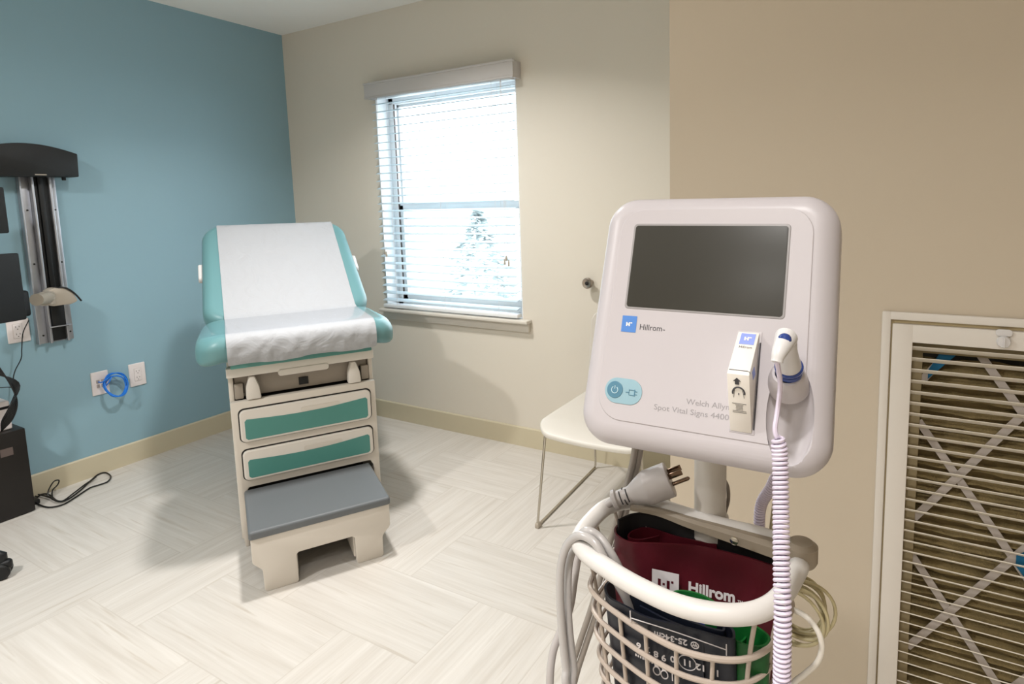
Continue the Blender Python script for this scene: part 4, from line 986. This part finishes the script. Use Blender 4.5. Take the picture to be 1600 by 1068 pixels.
# probe well housing
ax0 = Vector((0.0875, -0.1010, 0.002)); ax1 = Vector((0.0885, -0.0710, 0.058)); axd = (ax1 - ax0).normalized()
axm = axd.to_track_quat('Z', 'Y').to_matrix().to_4x4(); axm.translation = ax0
b = B(); b.lathe([(0.0180, -0.010), (0.0170, 0.002), (0.0150, 0.009), (0.0128, 0.0125), (0.0105, 0.0130), (0.0095, 0.004)], 36, axm @ Matrix.Translation((0.0015, 0.0015, 0)))
DB(b, 'probe_well', 'device')
b = B(); b.lathe([(0.0085, 0.012), (0.0112, 0.0125), (0.0118, 0.0150), (0.0112, 0.0175), (0.0090, 0.018)], 36, axm); DB(b, 'well_collar', 'royal')
# backing pad; dark strip painted as the shaded gap beside the box
DB(B().box(0.0380, 0.0605, -0.1545, -0.0600, -0.001, 0.0018, 0.0004), 'box_holder', 'device')
DB(B().box(0.0590, 0.0603, -0.150, -0.0700, 0.0015, 0.0022), 'holder_slot', 'ink', smooth=False)

# thermometer probe standing in its well
pr = thing('thermometer_probe', 'white thermometer probe with blue top button standing in the blue ringed well', 'thermometer')
pr.matrix_world = DR @ axm
b = B(); b.lathe([(0.0082, 0.019), (0.0104, 0.0195), (0.0104, 0.024), (0.0088, 0.036), (0.0078, 0.048), (0.0080, 0.056), (0.0076, 0.060), (0.005, 0.063), (0.001, 0.064)], 32)
b.build('handle', 'white', pr)
b = B(); b.lathe([(0.0100, 0.0185), (0.0119, 0.0195), (0.0121, 0.0215), (0.0113, 0.0228), (0.0100, 0.0232)], 32); b.build('base_ring', 'royal', pr)
inv = axm.inverted()
tp = [inv @ Vector(p) for p in ((0.0880, -0.0700, 0.057), (0.0868, -0.0780, 0.066), (0.0850, -0.0860, 0.0725), (0.0840, -0.0930, 0.0735))]
b = B(); b.tube(tp, lambda t: 0.0092 - 0.0044 * min(1, t * 1.15), 20, smooth=6); b.build('cord_neck', 'white', pr)
b = B(); bp_ = inv @ Vector((0.0880, -0.0740, 0.0680)); b.lathe([(0.0055, -0.002), (0.0055, 0.0005), (0.0045, 0.0022), (0.002, 0.0032), (0.0005, 0.0034)], 24, Matrix.Translation(bp_) @ (inv.to_3x3() @ Matrix.Rotation(radians(20), 3, 'X')).to_4x4())
b.build('button', 'royal', pr)

# coiled probe cord, hanging in front of the basket and looping up behind it
C0 = DR @ Vector((0.0840, -0.0915, 0.0735))
path = [C0] + [Vector(p) for p in [(3.4182, -2.118, 1.1636), (3.4172, -2.122, 1.1422), (3.4163, -2.128, 1.1283), (3.4178, -2.13, 1.1215)]]
coilax = [Vector(p) for p in [(3.4195, -2.131, 1.121), (3.4218, -2.134, 1.1025), (3.4255, -2.15, 1.066), (3.4297, -2.17, 1.034), (3.4335, -2.185, 1.0016), (3.4346, -2.19, 0.9626), (3.4349, -2.19, 0.9246)]]
bot = coilax[-1]
ax = catmull(coilax + [bot + Vector((0.0, 0.01, -0.10)), bot + Vector((0.01, 0.06, -0.15)), Vector((3.43, -1.99, 0.66)), Vector((3.3712, -1.93, 0.9085)), Vector((3.3863, -1.945, 0.9903)), Vector((3.412, -1.972, 1.045)), Vector((3.408, -2.000, 1.10))], 60)
Lc = 0; last = ax[0]; hel = []; turn = 0; R0 = 0.0054
samples = []
for p in ax[1:]:
    samples.append((last, p)); last = p
total = sum((a - c).length for a, c in samples); pitch = 0.0038; acc = 0; step = pitch / 12
up = Vector((0, 1, 0)); pos = 0
for a, c in samples:
    seg = (c - a).length; t = (c - a).normalized(); up = (up - t * up.dot(t)).normalized(); sd = t.cross(up)
    while pos <= acc + seg:
        q = a + t * (pos - acc); an = 2 * pi * pos / pitch
        rr_ = R0 * min(1.0, 0.75 + pos / 0.03)
        hel.append(q + (up * cos(an) + sd * sin(an)) * rr_); pos += step
    acc += seg
b = B(); b.tube(catmull(path, 6) + [hel[0]], 0.0021, 8); b.tube(hel, 0.0016, 6)
coil = b.build('coiled_cord', 'lav', None)
tag(coil, 'white coiled cord hanging from the thermometer probe in front of the basket', 'cord')

# probe cover box in its holder
bp0, bp1, bp2 = (-0.0610, 0.0022), (-0.1040, 0.0400), (-0.1535, 0.0020)
t_ = (0.0022 + 0.011 - 0.0132 + 0.0) ; 
yk = bp2[0]
cv = thing('probe_cover_box', 'small white carton of probe covers with blue logo in the holder beside the probe', 'carton')
cv.matrix_world = DR
BXM = Matrix(((0, 0, 1, 0), (1, 0, 0, 0), (0, 1, 0, 0), (0, 0, 0, 1)))
b = B(); b.prism([bp0, bp1, (yk, 0.0022)], 0.039, 0.0582, BXM, 0.0006); b.build('carton', 'card', cv)
# faces: top (bp0->bp1) and front (bp1->yk)
def facM(p, q, x, s):
    d = Vector((0, q[0] - p[0], q[1] - p[1])).normalized(); xx = Vector((1, 0, 0)); yv = -d; nn = xx.cross(yv)
    m = Matrix((xx, yv, nn)).transposed().to_4x4(); m.translation = Vector((x, p[0], p[1])) + d * s + nn * 0.0001; return m
LT = sqrt((bp1[0] - bp0[0]) ** 2 + (bp1[1] - bp0[1]) ** 2)
mk = B().box(-0.0066, 0.0066, -0.0075, 0.0075, 0, 0.0003); mark(mk, 'logo_square', 'logo2', cv, facM(bp0, bp1, 0.0490, 0.0100))
b = B()
for x, y, hx, hy in ((-0.0022, 0, 0.0007, 0.0024), (0.0006, 0, 0.0007, 0.0024), (-0.0008, 0, 0.0007, 0.0006), (0.0026, 0.0016, 0.0010, 0.0007)): b.box(x - hx, x + hx, y - hy, y + hy, 0.0003, 0.0006)
mark(b, 'logo_mark', 'card', cv, facM(bp0, bp1, 0.0490, 0.0100))
lettering('brand_lettering', 'Hillrom', 0.0045, 'ink', cv, facM(bp0, bp1, 0.0430, 0.0215), 0.0001, width=0.0115)
b = B(); b.box(-0.0085, 0.0075, -0.0003, 0.0003, 0, 0.0003); b.tube([(0.0075, 0, 0), (0.0092, -0.0008, 0), (0.0100, -0.003, 0)], 0.0003, 4, smooth=3)
mark(b, 'flap_seam', 'ink', cv, facM(bp0, bp1, 0.0486, LT - 0.005))
fp = (yk, 0.0022)
b = B(); b.prism([(-0.0033, -0.0005), (0, 0.0030), (0.0033, -0.0005), (0.0018, -0.0005), (0.0018, -0.004), (-0.0018, -0.004), (-0.0018, -0.0005)], 0, 0.0003)
mark(b, 'arrow_mark', 'ink', cv, facM(bp1, fp, 0.0475, 0.0065))
b = B(); b.tube([(0.0052 * cos(a), 0.0062 * sin(a), 0) for a in [radians(-10 + 200 * k / 14) for k in range(15)]], 0.0008, 5)
mark(b, 'arch_mark', 'ink', cv, facM(bp1, fp, 0.0485, 0.0195))
b = B()
b.tube([(-0.0035, 0.004, 0), (-0.0045, -0.004, 0)], 0.0002, 4); b.tube([(0.0035, 0.004, 0), (0.0045, -0.004, 0)], 0.0002, 4); b.box(-0.0004, 0.0004, -0.001, 0.001, 0, 0.0003)
for k in range(7):
    w_ = (0.0062, 0.0035, 0.003, 0.0032, 0.003, 0.006, 0.0062)[k]; b.box(-w_, w_, -0.0105 - k * 0.0016, -0.0102 - k * 0.0016, 0, 0.0002)
mark(b, 'small_print', 'ink', cv, facM(bp1, fp, 0.0485, 0.0205))
b = B(); b.prism([(-0.006, 0), (0, 0.009), (0.006, 0), (0, -0.009)], 0, 0.0002)
m_ = Matrix(((0, 0, 1, 0.0583), (1, 0, 0, -0.100), (0, 1, 0, 0.018), (0, 0, 0, 1))); mark(b, 'side_mark', 'logo2', cv, m_)

# ------------------------------------------------------------------ power plug, cords and hoses at the basket
pA = Vector((3.2132, -2.012, 0.9613)); pB = Vector((3.2765, -1.985, 0.991))
pl_ = thing('power_plug', 'grey three pin mains plug resting on the left edge of the wire basket', 'plug')
q = (pB - pA).normalized().to_track_quat('Z', 'X'); LP = (pB - pA).length
pm = q.to_matrix().to_4x4(); pm.translation = pA; pl_.matrix_world = pm
b = B(); k = LP
b.lathe([(0.009, 0.000), (0.012, 0.002), (0.012, 0.006), (0.0095, 0.008), (0.0095, k * .30), (0.011, k * .34), (0.015, k * .45), (0.0195, k * .58), (0.0205, k * .62), (0.0205, k * .985), (0.0195, k)], 32)
b.build('body', 'plugm', pl_)
b = B()
for i in range(4):
    z = 0.012 + i * 0.0042
    for s0_ in (0.3, 0.3 + pi): b.tube([(0.0098 * cos(s0_ + a + (i % 2) * 1.2), 0.0098 * sin(s0_ + a + (i % 2) * 1.2), z) for a in [0.25 * h for h in range(8)]], 0.0008, 5)
b.build('strain_relief_grooves', 'ink', pl_)
# prongs
loc_up = (q.to_matrix().inverted() @ Vector((0, 0, 1))); ang = atan2(loc_up.y, loc_up.x)
rot = Matrix.Rotation(ang, 4, 'Z')      # local x now points up in the world
for s in (-1, 1):
    b = B(); b.box(0.0025, 0.0095, s * 0.0064 - 0.0008, s * 0.0064 + 0.0008, k - 0.001, k + 0.017, 0.0006)
    bmesh.ops.transform(b.bm, matrix=rot, verts=b.bm.verts); pb_ = b.build('prong', 'brass', pl_)
b = B(); b.tube([(-0.007, 0, k - 0.001), (-0.007, 0, k + 0.020)], 0.0024, 12); b.tube([(-0.007, 0, k + 0.020), (-0.007, 0, k + 0.022)], lambda t: 0.0024 - 0.0014 * t, 12)
bmesh.ops.transform(b.bm, matrix=rot, verts=b.bm.verts); b.build('ground_pin', 'brass', pl_)

def cable(pts, r, mat, name, label, cat='cable', n=12, group=None, sm=8):
    return tag(B().tube(pts, r, n, smooth=sm).build(name, mat, None, angle=80), label, cat, group)
cable([tuple(pA + (pB - pA).normalized() * 0.001)] + [(3.2022, -2.02, 0.9511), (3.1962, -2.04, 0.9383), (3.1881, -2.05, 0.9188), (3.1848, -2.06, 0.883), (3.1824, -2.07, 0.8479), (3.1734, -2.08, 0.819), (3.169, -2.09, 0.7975), (3.1703, -2.1, 0.7633), (3.1703, -2.1, 0.6766)] + [(3.20, -2.06, 0.60), (3.25, -2.03, 0.53), (3.308, -1.985, 0.50)], 0.0046, 'plugm', 'mains_cable', 'matte grey mains cord running from the plug down the left side of the basket')
for k_, (dx, lab) in enumerate(((0.0, 'outer strand'), (11, 'inner strand'))):
    if k_ == 0:
        P_ = [(3.305, -1.99, 0.60), (3.24, -2.06, 0.62)] + [(3.2063, -2.115, 0.7784), (3.1991, -2.112, 0.8119), (3.1942, -2.11, 0.8549), (3.1918, -2.108, 0.8948), (3.1926, -2.105, 0.9273), (3.1995, -2.102, 0.95), (3.2153, -2.1045, 0.966), (3.2347, -2.1083, 0.966), (3.2472, -2.1103, 0.952), (3.2549, -2.1021, 0.928), (3.2683, -2.1001, 0.905), (3.282, -2.0991, 0.875)]
    else:
        P_ = [(3.310, -1.985, 0.64), (3.255, -2.05, 0.66)] + [(3.2097, -2.105, 0.7718), (3.2033, -2.102, 0.8061), (3.1976, -2.1, 0.8493), (3.1942, -2.095, 0.8875), (3.194, -2.09, 0.9191), (3.1991, -2.085, 0.9384), (3.219, -2.098, 0.968), (3.2354, -2.0971, 0.966), (3.2515, -2.1004, 0.952), (3.2609, -2.0941, 0.928), (3.2753, -2.0942, 0.905), (3.2881, -2.0928, 0.875)]
    cable(P_, 0.0046, 'hose', 'air_hose', 'glossy grey hose looped over the left basket rim, ' + ('the outer one' if k_ == 0 else 'the one nearer the plug'), 'hose', group=None)
for k_, lab in enumerate(('left', 'right')):
    P_ = [(3.2365, -1.99, 1.0398), (3.2301, -1.985, 1.0082), (3.2197, -1.975, 0.977), (3.1973, -1.955, 0.9149), (3.1795, -1.95, 0.8624), (3.1643, -1.95, 0.8067), (3.1537, -1.96, 0.7622), (3.141, -1.97, 0.7167), (3.1308, -1.985, 0.6709), (3.1298, -2, 0.6246)] if k_ == 0 else [(3.2412, -1.985, 1.0388), (3.2348, -1.98, 1.0072), (3.2246, -1.97, 0.9759), (3.2043, -1.95, 0.9142), (3.1876, -1.945, 0.8619), (3.1726, -1.945, 0.8063), (3.162, -1.955, 0.7618), (3.1493, -1.965, 0.7163), (3.1391, -1.98, 0.6704), (3.1342, -1.99, 0.6182)]
    cable(list(P_) + [(3.225, -2.005, 0.62), (3.26, -1.985, 0.56 - 0.02 * k_), (3.31, -1.972, 0.55 - 0.02 * k_)], 0.0042, 'hosed', 'pressure_hose', 'taupe hose slanting down behind the basket from under the monitor, ' + lab + ' one of the pair', 'hose')
cable([(3.3184, -1.99, 1.039), (3.3189, -1.975, 1.0162), (3.3259, -1.955, 0.9975), (3.3354, -1.95, 0.9813), (3.3371, -1.95, 0.9631), (3.3335, -1.95, 0.9459), (3.3333, -1.955, 0.9304), (3.3335, -1.955, 0.9075)], 0.0022, 'hosed', 'thin_cable', 'thin taupe cable curving down beside the pole under the monitor')
cable([(3.3932, -1.955, 1.0092), (3.3887, -1.94, 0.9705), (3.3841, -1.93, 0.9324), (3.3825, -1.93, 0.8993), (3.3816, -1.93, 0.8241)], 0.0026, 'ivory', 'thin_cable', 'ivory cable beside the rear run of the coiled cord')
# coiled ivory cable hanging on the right
rc = random.Random(12); b = B()
hc = Vector((3.4192, -1.985, 0.8709))
for k in range(8):
    R1 = 0.026 + 0.006 * rc.random(); R2 = 0.027 + 0.006 * rc.random(); ph = rc.uniform(0, 6); ox = 0.004 * rc.uniform(-1, 1) + 0.004; oz = 0.004 * rc.uniform(-1, 1)
    b.tube([hc + Vector((ox + R1 * cos(a), (k - 3.5) * 0.0034 + 0.003 * sin(2 * a + ph), oz + R2 * sin(a))) for a in [2 * pi * i / 30 for i in range(30)]], 0.0019, 8, closed=True)
tag(b.build('cable_coil', 'ivory', None, angle=80), 'coiled ivory cable hanging at the right side of the wire basket', 'cable')
cable([(3.4153, -2.03, 0.9003), (3.4239, -2.03, 0.901), (3.4367, -2.035, 0.9003), (3.4475, -2.04, 0.8915), (3.4508, -2.04, 0.8762), (3.4471, -2.04, 0.8595), (3.4362, -2.04, 0.8425), (3.4244, -2.04, 0.8249), (3.4157, -2.03, 0.7839)], 0.0028, 'whitec', 'white_cable', 'white cable bowing out to the right of the wire basket')
